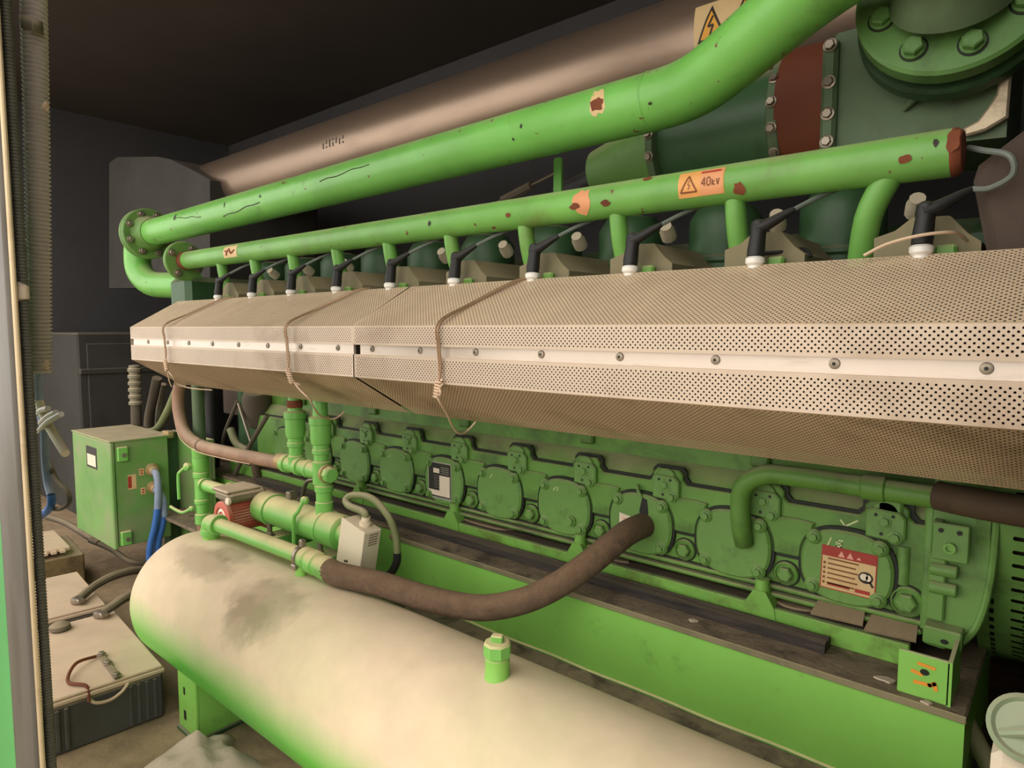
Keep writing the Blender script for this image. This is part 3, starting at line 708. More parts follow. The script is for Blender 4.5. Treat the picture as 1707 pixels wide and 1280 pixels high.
def make_shield(x0, x1, dy, label, sx):
    t = thing('heat_shield', label, 'heat shield', ((x0 + x1) / 2, 0.95, BOTZ), 'perforated heat shields')
    up = MB(); facet(up, x0, x1, (TOPY, TOPZ), (YS - dy, 0.007)); facet(up, x0, x1, (YS - dy, 0.007), (YS - dy, -0.031))
    up.box(x0, x1, YS - dy, YS + 0.01, -0.0325, -0.031)
    put('upper_sheet', up, 'steel', t, smooth=15)
    lo = MB(); facet(lo, x0, x1, (YS - dy * 0.5, -0.055), (YS - dy * 0.5, -0.103)); lo.box(x0, x1, YS - dy * 0.5, YS + 0.012, -0.055, -0.0535)
    put('lower_sheet', lo, 'steel', t, smooth=15)
    un = MB(); facet(un, x0 + (0.009 if dy else 0), x1, (YS - dy * 0.5, -0.103), (BOTY, BOTZ))
    put('underside_sheet', un, 'steel_low', t, smooth=15)
    st = put('joint_strip', MB().box(x0 + 0.012, x1 - 0.004, YS + 0.004, YS + 0.012, -0.0545, -0.0315, 0.001), 'strip', t, label='bright unperforated joint strip')
    for x in sx: 
        b = MB().lathe([(0.0068, 0), (0.0062, 0.0022), (0.003, 0.003)], (x, YS + 0.004, -0.041), (0, -1, 0), 16)
        b.cur = 1; b.lathe([(0.0022, 0.0031), (0.0001, 0.0033)], (x, YS + 0.004, -0.041), (0, -1, 0), 10)
        sc = put('screw', b, ['screw', 'gap'], st, (x, YS, -0.041))
    e = 0.012
    prof = [(TOPY + 0.01, TOPZ - 0.01), (YS + e, 0.002), (YS + e, -0.1), (BOTY + 0.01, BOTZ + 0.012)]
    b = MB(); b.rings([[(x, y, z) for y, z in prof] for x in (x0 + 0.004, x1 - 0.004)])
    put('lagging', b, 'lagging', t)
    return t
XJ = -1.19
s1 = make_shield(-2.45, XJ - 0.004, 0.0, 'left length of the perforated heat shield, with two tie wires and a plain left end', [-1.255 - 0.151 * k for k in range(8)])
s2 = make_shield(XJ + 0.004, 0.33, 0.006, 'right length of the perforated heat shield, nearest the viewer, running out of frame', [-0.0745 - 0.151 * k for k in range(8)] + [0.077, 0.228])
b = MB(); b.rings([[(x, y, z) for y, z in [(TOPY, TOPZ), (YS, 0.007), (YS, -0.103), (BOTY, BOTZ)]] for x in (-2.4515, -2.4505)])
put('end_plate', b, 'steel', s1)

# ------------------------------------------------------------------ tie wires round the shield
def tie(px, label, knot, tails, back):
    x = aY(px, 590, YS)[0]
    t = thing('tie_wire', label, 'wire', (x, YS, -0.103), 'tie wires round the shield')
    for i, d in enumerate((0.0, 0.007)):
        xb = x + back + d
        pts = [(xb + 0.03, TOPY + 0.012, TOPZ + 0.004), (xb + 0.012, TOPY - 0.02, TOPZ - 0.004), (x + d + 0.01, YS + 0.06, 0.048), (x + d, YS - 0.0095, 0.013), (x + d * 0.8, YS - 0.0115, -0.03), (x + d * 0.7 + 0.003, YS - 0.0105, -0.07), (x + 0.004, YS - 0.0115, -0.098)]
        put('strand', MB().tube(pts, 0.0021, 6, 5), 'wire', t)
    k = MB()
    n = 42
    k.tube([(x + 0.004 + 0.007 * math.cos(i * 0.9) + knot * i / n, YS - 0.013 + 0.004 * math.sin(i * 0.9), -0.094 - 0.034 * i / n) for i in range(n)], 0.0024, 6, 2)
    put('twist', k, 'wire_pale', t)
    for tl in tails: put('tail', MB().tube([(x + a, YS + bb, c) if bb < 0.5 else (a, bb, c) for a, bb, c in tl], 0.0021, 6, 6), 'wire_pale', t)
tie(281, 'leftmost tie wire round the heat shield, knotted above the braided hose', 0.012, [[(0.014, -0.012, -0.125), (0.03, 0.0, -0.15), (0.0, 0.02, -0.17), (0.03, 0.05, -0.185), (0.09, 0.09, -0.19)], [(0.01, -0.01, -0.12), (-0.004, 0.0, -0.16), (-0.012, 0.01, -0.18)]], 0.05)
tie(485, 'middle tie wire round the heat shield, with a long tail curling over the valves', 0.02, [[aY(491, 638, 0.845), aY(500, 650, 0.845), aY(516, 666, 0.86), aY(529, 688, 0.9), aY(546, 698, 0.95), aY(562, 696, 0.98), aY(574, 686, 1.0)], [(0.02, -0.01, -0.125), (0.05, -0.01, -0.13)]], 0.05)
tie(737, 'right tie wire round the heat shield, its pale tail hanging below the shield', -0.006, [[aY(738, 640, 0.845), aY(728, 655, 0.845), aY(733, 670, 0.85), aY(745, 690, 0.88), aY(755, 712, 0.92), aY(766, 723, 0.95), aY(778, 719, 0.98), aY(793, 703, 1.0)], [(0.004, -0.012, -0.125), (0.012, -0.016, -0.118), (0.006, -0.014, -0.108)]], 0.045)

# ------------------------------------------------------------------ small coolant rail with its runners
cr = thing('coolant_rail', 'thinner green coolant rail with ten branch pipes above the shield', 'pipe', (-1.3, 1.06, 0.13))
YR = 1.06
ax = lambda x: 0.246 + (x + 2.45) * (-0.012 / 2.3)
put('rail_tube', MB().tube([(-2.47, YR, ax(-2.47)), (-1.3, YR, ax(-1.3)), (-0.142, YR, ax(-0.142))], 0.0315, 28, smooth=False), 'rail_pipe', cr)
put('end_cap', MB().lathe([(0.0315, 0), (0.031, 0.006), (0.026, 0.012), (0.0, 0.014)], (-0.142, YR, ax(-0.142)), (1, 0, 0), 24), 'rust', cr, label='rusty bare end cap')
for k in range(10):
    x = XR[k]; lean = -0.045 if k == 0 else 0.0
    b = MB().tube([(x, YR, ax(x) - 0.02), (x + lean * 0.6, YR + 0.012, 0.16), (x + lean, YR + 0.05, 0.07)], 0.0165 if k else 0.0185, 16, 4)
    put('branch_pipe', b, 'rail_pipe', cr)
f = put('flange', MB().lathe([(0.066, 0), (0.07, 0.003), (0.07, 0.015), (0.066, 0.018)], (-2.49, YR, ax(-2.49)), (1, 0, 0), 36), 'cover', cr)
for a in (45, 135, 225, 315):
    bolt(f, (-2.472, YR + 0.052 * math.cos(math.radians(a + 15)), ax(-2.49) + 0.052 * math.sin(math.radians(a + 15))), (1, 0, 0), 0.01, 0.011, 'screw')
put('rust_ring', MB().cyl((-2.472, YR, ax(-2.47)), (-2.44, YR, ax(-2.45)), 0.033, n=24), 'rust', cr, label='rusty weld next to the left flange')
def wrap_label(parent, x0, x1, yc, zc, R, a0, a1, paint, m, name, label):
    """sticker bent round a pipe along X; paint(mb, P) draws on it with P(u, v, h)"""
    b = MB()
    def P(u, v, h=0.0005):
        a = a0 + (a1 - a0) * v; rr = R + h
        return (x0 + (x1 - x0) * u, yc - rr * math.cos(a), zc(x0 + (x1 - x0) * u) + rr * math.sin(a))
    def sheet(u0, v0, u1, v1, h):
        n = 8; vs = []; fs = []
        for i in range(n + 1):
            v = v0 + (v1 - v0) * i / n; vs += [P(u0, v, h), P(u1, v, h)]
        for i in range(n): fs.append((2 * i, 2 * i + 1, 2 * i + 3, 2 * i + 2))
        b.add(vs, fs)
    def poly(pts, h): 
        v0 = min(p[1] for p in pts); v1 = max(p[1] for p in pts); n = max(1, int((v1 - v0) * abs(a1 - a0) / 0.06) + 1)
        for i in range(n):
            q = list(pts)
            for lim, sg in ((v0 + (v1 - v0) * i / n, 1), (v0 + (v1 - v0) * (i + 1) / n, -1)):
                o = []
                for j in range(len(q)):
                    p, r_ = q[j], q[(j + 1) % len(q)]; dp, dr = (p[1] - lim) * sg, (r_[1] - lim) * sg
                    if dp >= 0: o.append(p)
                    if dp * dr < 0: t = dp / (dp - dr); o.append((p[0] + (r_[0] - p[0]) * t, p[1] + (r_[1] - p[1]) * t))
                q = o
            if len(q) > 2: b.add([P(u, v, h) for u, v in q], [tuple(range(len(q)))])
    def stroke(pts, w, h, asp):
        for (p, q) in zip(pts[:-1], pts[1:]):
            d = Vector(((q[0] - p[0]) * asp, q[1] - p[1])); d = d / (d.length or 1); nx, ny = -d.y * w / asp, d.x * w
            poly([(p[0] + nx, p[1] + ny), (p[0] - nx, p[1] - ny), (q[0] - nx, q[1] - ny), (q[0] + nx, q[1] + ny)], h)
    paint(b, sheet, poly, stroke)
    return put(name, b, m, parent, label=label)
def lab40(b, sheet, poly, stroke):
    b.cur = 0; sheet(0, 0, 1, 1, 0.0006)
    b.cur = 1; sheet(0.5, 0.04, 0.97, 0.96, 0.001)
    b.cur = 3; sheet(0.5, 0.82, 0.93, 0.9, 0.0013)
    b.cur = 2; stroke([(0.06, 0.2), (0.24, 0.78), (0.42, 0.2), (0.06, 0.2)], 0.03, 0.0013, 1.9)
    stroke([(0.26, 0.62), (0.22, 0.46), (0.27, 0.44), (0.23, 0.3)], 0.015, 0.0013, 1.9)
    s = lambda pts, ox, sc=1: stroke([(ox + x * 0.085 * sc, 0.34 + y * 0.3 * sc) for x, y in pts], 0.025, 0.0014, 1.9)
    s([(0.75, 0), (0.75, 1), (0, 0.3), (1, 0.3)], 0.53)
    s([(0.1, 0.15), (0.1, 0.85), (0.5, 1), (0.9, 0.85), (0.9, 0.15), (0.5, 0), (0.1, 0.15)], 0.64)
    s([(0, 0), (0, 1)], 0.76, 0.7); s([(0.9, 0.7), (0, 0.35), (0.9, 0)], 0.76, 0.7)
    s([(0, 1), (0.5, 0), (1, 1)], 0.85, 0.7)
wrap_label(cr, aY(1131, 310, YR - 0.03)[0], aY(1207, 300, YR - 0.03)[0], YR, ax, 0.0315, -0.62, 0.8, lab40, ['orange', 'orange_pale', 'ink_brown', 'label_red'], 'voltage_label', 'orange 40 kV warning label')
def labworn(b, sheet, poly, stroke):
    b.cur = 0; sheet(0, 0, 1, 1, 0.0006)
    b.cur = 1; stroke([(0.2, 0.2), (0.4, 0.75), (0.6, 0.3), (0.85, 0.6)], 0.08, 0.001, 1.2); stroke([(0.1, 0.6), (0.3, 0.5)], 0.07, 0.001, 1.2)
wrap_label(cr, aY(388, 422, YR)[0], aY(410, 420, YR)[0], YR, ax, 0.0315, -0.5, 0.7, labworn, ['label_cream', 'rust'], 'worn_label', 'worn orange label remnant')
# rust patches where paint has gone
def patch(parent, x, yc, zc, R, a, w, h, m='rust', seed=0):
    random.seed(seed + int(abs(x) * 1000)); b = MB(); q = [random.uniform(0.7, 1.15) for i in range(14)]
    def pt(i, s):
        t = 2 * PI * i / 14; u = x + w * s * q[i] * math.cos(t); an = a + h * s * q[i] * math.sin(t) / R
        return (u, yc - (R + 0.0009) * math.cos(an), zc(u) + (R + 0.0009) * math.sin(an))
    vs = [pt(i, s) for s in (1, 0.66, 0.33) for i in range(14)] + [pt(0, 0)]
    fs = [(r * 14 + i, r * 14 + (i + 1) % 14, (r + 1) * 14 + (i + 1) % 14, (r + 1) * 14 + i) for r in (0, 1) for i in range(14)] + [(28 + i, 28 + (i + 1) % 14, 42) for i in range(14)]
    b.add(vs, fs)
    put('rust_patch', b, m, parent)
for px, py, a, w, h, m in ((970, 338, 0.0, 0.021, 0.026, 'orange_pale'), (958, 343, -0.25, 0.012, 0.006, 'rust'), (1010, 338, -0.3, 0.011, 0.006, 'rust'), (848, 360, -0.2, 0.007, 0.005, 'rust'), (1232, 305, -0.5, 0.011, 0.011, 'rust'), (1508, 272, -0.2, 0.008, 0.006, 'rust'),
                           (1075, 298, 0.9, 0.009, 0.006, 'rust'), (1560, 235, 0.3, 0.004, 0.006, 'ink'), (717, 380, 0.0, 0.005, 0.006, 'ink'), (1590, 240, 0.3, 0.008, 0.018, 'rust')):
    patch(cr, aY(px, py, YR - 0.03)[0], YR, ax, 0.0315 if m != 'rust' else 0.0318, a, w, h, m)

# ------------------------------------------------------------------ big coolant pipe
YP = 1.12
bp = thing('coolant_pipe', 'thick bright green coolant pipe sweeping up to the upper right', 'pipe', (-1.6, YP, 0.1))
R1 = 0.0525
pz = lambda x: 0.393 + (x + 2.9) * 0.0112
pts = [(-2.93, YP, pz(-2.93)), (-2.0, YP, pz(-2.0)), (-1.2, YP, pz(-1.2)), (-0.72, YP, pz(-0.72))]
bend = [(-0.62, YP, pz(-0.62)), (-0.57, YP - 0.002, pz(-0.6) + 0.002), (-0.52, YP - 0.010, pz(-0.6) + 0.010), (-0.47, YP - 0.024, pz(-0.6) + 0.025), (-0.41, YP - 0.044, pz(-0.6) + 0.046), (-0.32, YP - 0.07, pz(-0.6) + 0.078), (-0.2, YP - 0.095, pz(-0.6) + 0.112), (-0.1, YP - 0.11, pz(-0.6) + 0.15)]
put('pipe_run', MB().tube(pts + [bend[0]], R1, 36, smooth=False), 'pipe_green', bp)
put('pipe_bend', MB().tube(bend, R1, 36, 5), 'pipe_green', bp)
put('weld_seam', MB().lathe([(R1, -0.003), (R1 + 0.0015, 0), (R1, 0.003)], (-0.622, YP, pz(-0.62)), (1, 0, 0.01), 36), 'pipe_green', bp)
fl = put('flange', MB().lathe([(0.098, 0), (0.102, 0.003), (0.102, 0.02), (0.098, 0.023)], (-2.955, YP, pz(-2.93)), (1, 0, 0), 40).lathe([(0.075, 0.02), (0.056, 0.07)], (-2.955, YP, pz(-2.93)), (1, 0, 0), 30), 'cover', bp)
for i in range(8):
    a = 2 * PI * (i + 0.5) / 8; bolt(fl, (-2.932, YP + 0.08 * math.cos(a), pz(-2.93) + 0.08 * math.sin(a)), (1, 0, 0), 0.011, 0.013, 'screw')
put('back_flange', MB().lathe([(0.098, 0), (0.102, 0.003), (0.102, 0.02), (0.098, 0.023)], (-2.98, YP, pz(-2.93)), (1, 0, 0), 40), 'cover', bp)
put('elbow', MB().tube([(-2.98, YP, pz(-2.93)), (-3.04, YP, pz(-2.93) - 0.01), (-3.07, YP, 0.33), (-3.06, YP, 0.25), (-2.98, YP + 0.01, 0.195), (-2.86, YP + 0.03, 0.18), (-2.68, YP + 0.06, 0.175)], 0.052, 24, 6), 'pipe_green', bp)
put('elbow_bracket', MB().frame((-2.62, 1.17, 0.08), (1, 0, 0), (0, 0, 1)).prism([(-0.07, -0.06), (0.09, -0.06), (0.02, 0.1), (-0.03, 0.1)], 0.0, -0.08, 0.004), 'cover', bp)
b = MB(); b.frame((0, 0, 0), (1, 0, 0), (0, 1, 0)).noframe()
patch(bp, aY(996, 190, YP - 0.05)[0], YP, pz, R1, 0.05, 0.017, 0.014, 'rust', 3)
patch(bp, aY(996, 180, YP - 0.05)[0], YP, pz, R1 - 0.0004, 0.15, 0.018, 0.03, 'label_cream', 4)
for px, py, a, w, h in ((870, 232, 0.0, 0.003, 0.005), (855, 255, -0.4, 0.003, 0.003), (1083, 190, -0.4, 0.004, 0.003), (435, 335, 0.1, 0.006, 0.005), (292, 372, 0.3, 0.01, 0.012), (375, 345, 0.2, 0.004, 0.01)):
    patch(bp, aY(px, py, YP - 0.05)[0], YP, pz, R1, a, w, h, 'ink', 5)
def scratch(x0, x1, a0, a1):
    b = MB(); b.tube([(x0 + (x1 - x0) * t / 6, YP - (R1 + 0.0002) * math.cos(a0 + (a1 - a0) * t / 6 + 0.05 * math.sin(t * 2)), pz(x0) + (R1 + 0.0002) * math.sin(a0 + (a1 - a0) * t / 6 + 0.05 * math.sin(t * 2))) for t in range(7)], 0.0012, 5, 2)
    put('scratch', b, 'ink', bp)
scratch(-1.62, -1.40, 0.0, 0.25); scratch(-2.2, -1.95, -0.5, -0.15); scratch(-2.55, -2.35, 0.2, -0.1)

# ------------------------------------------------------------------ big bolted flange at the upper right
cz = Vector((-0.160, 1.13, 0.487))
na = Vector((0.1, -0.93, 0.16)).normalized()
ff = thing('outlet_flange', 'large round green flange with big bolts in the upper right corner', 'flange', cz)
q = put('disc', MB().lathe([(0.12, 0), (0.126, 0.004), (0.126, 0.028), (0.121, 0.032)], cz - na * 0.05, na, 56), 'flange_green', ff)
put('collar', MB().lathe([(0.126, 0), (0.129, 0.004), (0.129, 0.026), (0.126, 0.03)], cz - na * 0.1, na, 56), 'dark_green', ff)
put('neck', MB().lathe([(0.082, -0.02), (0.074, 0.01), (0.068, 0.03), (0.07, 0.12), (0.075, 0.2)], cz, (na + Vector((0, 0, 0.45))).normalized(), 40), 'grey_green', ff)
u = na.orthogonal().normalized(); w = na.cross(u)
for i in range(8):
    a = 2 * PI * (i + 0.35) / 8; p = cz - na * 0.018 + (u * math.cos(a) + w * math.sin(a)) * 0.093
    h = put('bolt_hole', MB().lathe([(0.0185, 0), (0.0185, 0.0012)], p, na, 20), 'gap', q)
    bolt(q, p + na * 0.001, na, 0.014, 0.015, 'flange_green', 1.15)

# ------------------------------------------------------------------ mixture cooler castings behind the flange
mc = thing('mixture_cooler', 'grey-green bolted casting behind the big flange', 'cooler casting', (-0.23, 1.3, 0.3))
b = MB().frame((0, 1.24, 0), (1, 0, 0), (0, 0, 1)).prism([(-0.358, 0.3), (-0.1, 0.285), (-0.1, 0.5), (-0.34, 0.5), (-0.352, 0.485)], 0, -0.25, 0.008)
put('casting', b, 'grey_green', mc)
put('flange_edge', MB().box(-0.36, -0.335, 1.226, 1.25, 0.3, 0.49, 0.006), 'grey_green', mc)
for z in (0.32, 0.366, 0.418, 0.478): bolt(mc, (-0.347, 1.226, z), (0, -1, 0), 0.0085, 0.008, 'screw')
put('lip', MB().tube([(-0.235, 1.236, 0.352), (-0.215, 1.226, 0.364), (-0.19, 1.224, 0.368), (-0.17, 1.234, 0.366)], 0.005, 10), 'grey_green', mc)
b = MB().frame((0, 1.236, 0), (1, 0, 0), (0, 0, 1)).prism([(-0.150, 0.292), (-0.125, 0.296), (-0.098, 0.31), (-0.097, 0.372), (-0.112, 0.37), (-0.114, 0.345), (-0.124, 0.328), (-0.135, 0.312), (-0.152, 0.305)], 0, 0.012, 0.003)
put('torn_foil', b, 'foil', mc, label='torn silver lagging at the lower right corner')
rb = put('rubber_coupling', MB().cyl((-0.46, 1.42, 0.42), (-0.33, 1.42, 0.42), 0.135, n=40), 'redband', label='rust-red rubber coupling band between the two green castings', cat='coupling')
cl = thing('mixture_pipe', 'green barrel pipe with bolted rims left of the rust-red coupling', 'pipe', (-0.58, 1.4, 0.3))
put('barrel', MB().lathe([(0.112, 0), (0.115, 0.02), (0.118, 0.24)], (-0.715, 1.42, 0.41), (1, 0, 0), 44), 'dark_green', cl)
rm = put('rim', MB().lathe([(0.128, 0), (0.134, 0.004), (0.134, 0.022), (0.128, 0.026)], (-0.478, 1.42, 0.415), (1, 0, 0), 44), 'grey_green', cl)
rm2 = put('rim', MB().lathe([(0.12, 0), (0.13, 0.004), (0.13, 0.02), (0.12, 0.024)], (-0.738, 1.42, 0.405), (1, 0, 0), 44), 'grey_green', cl)
for a in (155, 175, 195, 215): 
    t = math.radians(a); bolt(rm, (-0.465, 1.42 + 0.134 * math.cos(t), 0.415 + 0.134 * math.sin(t)), (0, math.cos(t), math.sin(t)), 0.008, 0.008, 'screw')
    if a in (175, 195): bolt(rm2, (-0.726, 1.42 + 0.13 * math.cos(t), 0.405 + 0.13 * math.sin(t)), (0, math.cos(t), math.sin(t)), 0.008, 0.008, 'screw')
put('cone', MB().lathe([(0.06, -0.2), (0.075, -0.13), (0.112, 0.0)], (-0.735, 1.42, 0.40), (1, 0, 0.08), 36), 'cover', cl)
b = MB().tube([(-1.08, 1.45, 0.35), (-0.98, 1.44, 0.37), (-0.92, 1.43, 0.385)], 0.035, 16)
put('black_bend', b, 'rubber', cl)
lk = thing('throttle_linkage', 'thin throttle rod with turnbuckle and small green lever between the two green pipes', 'linkage', (-1.05, 1.25, 0.33))
P = lambda px, py: aY(px, py, 1.25)
put('rod', MB().tube([P(770, 350), P(828, 338), P(930, 286)], 0.004, 8, smooth=False), 'screw', lk)
put('turnbuckle', MB().tube([P(838, 334), P(886, 309)], 0.011, 8, smooth=False), 'hose_dark', lk)
a, b_ = P(940, 262), P(932, 308)
put('lever', MB().frame(b_, (1, 0, 0), Vector(a) - Vector(b_)).prism(rrect(-0.011, 0.011, -0.03, 0.06, 0.006), 0, 0.007), 'green', lk)

# ------------------------------------------------------------------ stainless exhaust tube above
ep = thing('exhaust_pipe', 'large stainless exhaust tube running below the dark roof', 'exhaust pipe', (-2.2, 1.7, 0.57))
RE = 0.15
put('tube', MB().cyl((-3.75, 1.7, 0.728), (0.9, 1.7, 0.728), RE, n=56), 'exhaust', ep)
def labhv(b, sheet, poly, stroke):
    b.cur = 0; sheet(0, 0, 1, 1, 0.001)
    for ox in (0.03, 0.5):
        b.cur = 2; poly([(ox + 0.02, 0.2), (ox + 0.23, 0.92), (ox + 0.45, 0.2)], 0.0016)
        b.cur = 1; poly([(ox + 0.07, 0.255), (ox + 0.23, 0.80), (ox + 0.40, 0.255)], 0.0022)
        b.cur = 2; stroke([(ox + 0.26, 0.68), (ox + 0.19, 0.48), (ox + 0.265, 0.5), (ox + 0.21, 0.3)], 0.022, 0.0028, 1.5)
    b.cur = 3; stroke([(0.06, 0.12), (0.6, 0.12)], 0.012, 0.0016, 1.5); stroke([(0.04, 0.05), (0.9, 0.05)], 0.008, 0.0016, 1.5)
xa = aY(1160, 40, 1.56)[0]
wrap_label(ep, xa, xa + 0.17, 1.7, lambda x: 0.728, RE, -0.41, 0.34, labhv, ['label_cream', 'yellow', 'ink', 'brown_pipe'], 'high_voltage_label', 'cream sticker with two yellow lightning triangles')
xm_ = aY(545, 235, 1.57)[0]
b = MB()
for i in range(7):
    for k in range(4):
        a = 0.1 - 0.05 * k; x = xm_ + i * 0.022
        if (i * 3 + k) % 5: b.box(x, x + 0.007, 1.7 - (RE + 0.0006) * math.cos(a) - 0.0003, 1.7 - RE * math.cos(a) + 0.002, 0.728 + RE * math.sin(a) - 0.006, 0.728 + RE * math.sin(a))
put('stencil_mark', b, 'ink', ep, label='faint black marking')
# sooty silencer box where the tube ends
w_ = lambda px, py: (aY(px, py, 1.5)[0], aY(px, py, 1.5)[2])
b = MB().frame((0, 1.5, 0), (1, 0, 0), (0, 0, 1)).prism([w_(182, 480), w_(350, 480), w_(350, 300), w_(322, 284), w_(285, 266), w_(262, 261), w_(195, 262), w_(182, 272)], 0, -0.6, 0.02)
sb = put('silencer_box', b, 'cabinet', label='sooty grey silencer box at the left end of the exhaust tube', cat='silencer')

# ------------------------------------------------------------------ ignition leads
names = ['first', 'second', 'third', 'fourth', 'fifth', 'sixth', 'seventh', 'eighth', 'ninth', 'tenth']
def lead(k):
    x = XR[k] + 0.05; y = 1.022; z = 0.112
    t = thing('ignition_lead', f'{names[k]} black spark plug boot and lead counted from the right', 'ignition lead', (x, y, z), 'spark plug leads above the shield')
    put('boot', MB().lathe([(0.0125, 0), (0.013, 0.01), (0.0115, 0.035), (0.0125, 0.04), (0.012, 0.052), (0.007, 0.056)], (x, y, z), (0.06, 0.1, 1), 18), 'rubber', t)
    e = [(x, y, z + 0.042), (x + 0.016, y + 0.004, z + 0.048), (x + 0.036, y + 0.012, z + 0.06), (x + 0.05, y + 0.018, z + 0.068)]
    put('nozzle', MB().tube(e, [0.0095, 0.009, 0.0065, 0.0042], 12, 3), 'rubber', t)
    c = [e[-1], (x + 0.075, y + 0.04, z + 0.085), (x + 0.098, y + 0.06, z + 0.098), (x + 0.105, y + 0.075, z + 0.106), (x + 0.09, y + 0.1, z + 0.115), (x + 0.06, y + 0.14, z + 0.12)]
    if k == 0: c = [e[-1], (x + 0.07, y + 0.012, z + 0.066), (x + 0.092, y + 0.004, z + 0.078), (x + 0.088, y + 0.0, z + 0.1), (x + 0.06, y + 0.02, z + 0.115), (x + 0.04, y + 0.05, z + 0.128)]
    put('cable', MB().tube(c, 0.0038, 8, 6), 'grey_cable', t)
    return t
for k in range(10): lead(k)
put('signal_wire', MB().tube([aY(1440, 426, 1.0), aY(1478, 407, 1.0), aY(1530, 393, 1.0), aY(1580, 387, 1.01), aY(1600, 391, 1.03), aY(1612, 402, 1.05)], 0.0022, 8, 6), 'wire_pale', label='thin pale wire lying behind the shield at the upper right', cat='wire')
b = MB().tube([aY(1255, 445, 1.03), aY(1268, 425, 1.05), aY(1300, 420, 1.06), aY(1340, 415, 1.08), aY(1352, 428, 1.08)], 0.003, 8)
put('sensor_cable', b, 'rubber', label='short black cable behind the second spark plug boot', cat='cable')
# brown jacket at right
jk = MB()
J = [aY(1707, 195, 1.0), aY(1655, 235, 1.0), aY(1622, 262, 1.0), aY(1613, 290, 1.0), aY(1622, 340, 1.0), aY(1640, 430, 1.0)]
poly = [(p[0], p[2]) for p in J] + [(0.1, J[-1][2]), (0.1, J[0][2] + 0.02)]
jk.frame((0, 1.07, 0), (1, 0, 0), (0, 0, 1)).prism(poly, 0.012, -0.16, 0).prism(inset(poly, 0.004), 0.012, 0.022, 0.009)
jc = put('heat_jacket', jk, 'jacket', label='dark brown heat jacket at the right edge above the shield', cat='heat jacket')
# oily elbow in front of the covers and the brown pipe it meets
b = MB().tube([(-0.505, 1.325, -0.44), (-0.507, 1.31, -0.40), (-0.508, 1.305, -0.345), (-0.498, 1.3, -0.312), (-0.47, 1.3, -0.29), (-0.43, 1.3, -0.281), (-0.3, 1.3, -0.281), (-0.16, 1.3, -0.283)], 0.0195, 18, 6)
et = thing('drain_pipe', 'oil-stained green elbow pipe bending over the second and first covers', 'pipe', (-0.35, 1.3, -0.44))
put('tube', b, 'block', et)
put('collar', MB().cyl((-0.285, 1.3, -0.281), (-0.245, 1.3, -0.281), 0.023, n=18, bev=0.003), 'block', et)
put('brown_pipe', MB().tube([(-0.165, 1.27, -0.272), (-0.11, 1.255, -0.273), (0.0, 1.25, -0.275), (0.3, 1.25, -0.275)], 0.0245, 18, 5), 'brown_pipe', label='sooty brown pipe under the right end of the shield', cat='pipe')
# ------------------------------------------------------------------ cream-dusted tank in front
YT, ZT, RT = 0.868, -0.81, 0.19
tk = thing('expansion_tank', 'large horizontal green tank thick with cream dust in the foreground', 'tank', (-1.2, YT, FZ))
XL = -2.03
prof = [(0.0005, -0.125), (0.05, -0.121), (0.10, -0.105), (0.14, -0.08), (0.168, -0.05), (0.184, -0.022), (RT, 0.0), (RT, 1.0), (RT, 2.6)]
put('shell', MB().lathe(prof, (XL, YT, ZT), (1, 0, 0), 72), 'tank', tk, smooth=60)
def saddle(x, nm='saddle_foot'):
    y0, y1 = 0.715, 1.03
    arc = [(YT + 0.188 * math.cos(math.radians(a)), ZT + 0.188 * math.sin(math.radians(a))) for a in range(216, 325, 6)]
    side = [(y0, FZ + 0.012), (y0, -0.915)] + arc + [(y1, -0.915), (y1, FZ + 0.012)]
    f = put(nm, MB().frame((x, 0, 0), (0, 1, 0), (0, 0, 1)).prism(side, 0, 0.006), 'beam', tk)
    put('front_plate', MB().box(x - 0.1, x + 0.008, y0 - 0.006, y0 + 0.002, FZ + 0.012, -0.91, 0.002).box(x - 0.1, x + 0.008, y0 - 0.006, y0 + 0.02, -0.916, -0.908, 0.002), 'beam', f)
    put('base_plate', MB().box(x - 0.105, x + 0.013, y0 - 0.012, y1, FZ, FZ + 0.012, 0.002), 'dark_green', f)
    for w2, za, zb in ((0.004, -0.97, -0.95), (0.006, -1.04, -1.015)): put('slot', MB().frame((x - 0.06, y0 - 0.0062, 0), (1, 0, 0), (0, 0, 1)).card(-w2, za, w2, zb, 0, 0.001), 'gap', f)
saddle(-1.70); saddle(-0.35)
# filler cap
xc, yc = -0.765, 0.85
sk = put('filler_neck', MB().lathe([(0.025, -0.02), (0.0245, 0.0), (0.0225, 0.004), (0.0225, 0.037), (0.021, 0.038), (0.021, 0.041)], (xc, yc, -0.625), (0, 0, 1), 28), 'beam', tk)
cp = put('filler_cap', MB().lathe([(0.0235, 0), (0.0255, 0.002), (0.0255, 0.022), (0.022, 0.026)], (xc, yc, -0.584), (0, 0, 1), 8, ph=0.2).frame((xc, yc, -0.559), (0.9, 0.45, 0), (-0.45, 0.9, 0)).box(-0.011, 0.011, -0.0075, 0.0075, 0, 0.013, 0.002), 'valve_green', tk, label='dusty octagonal filler cap')
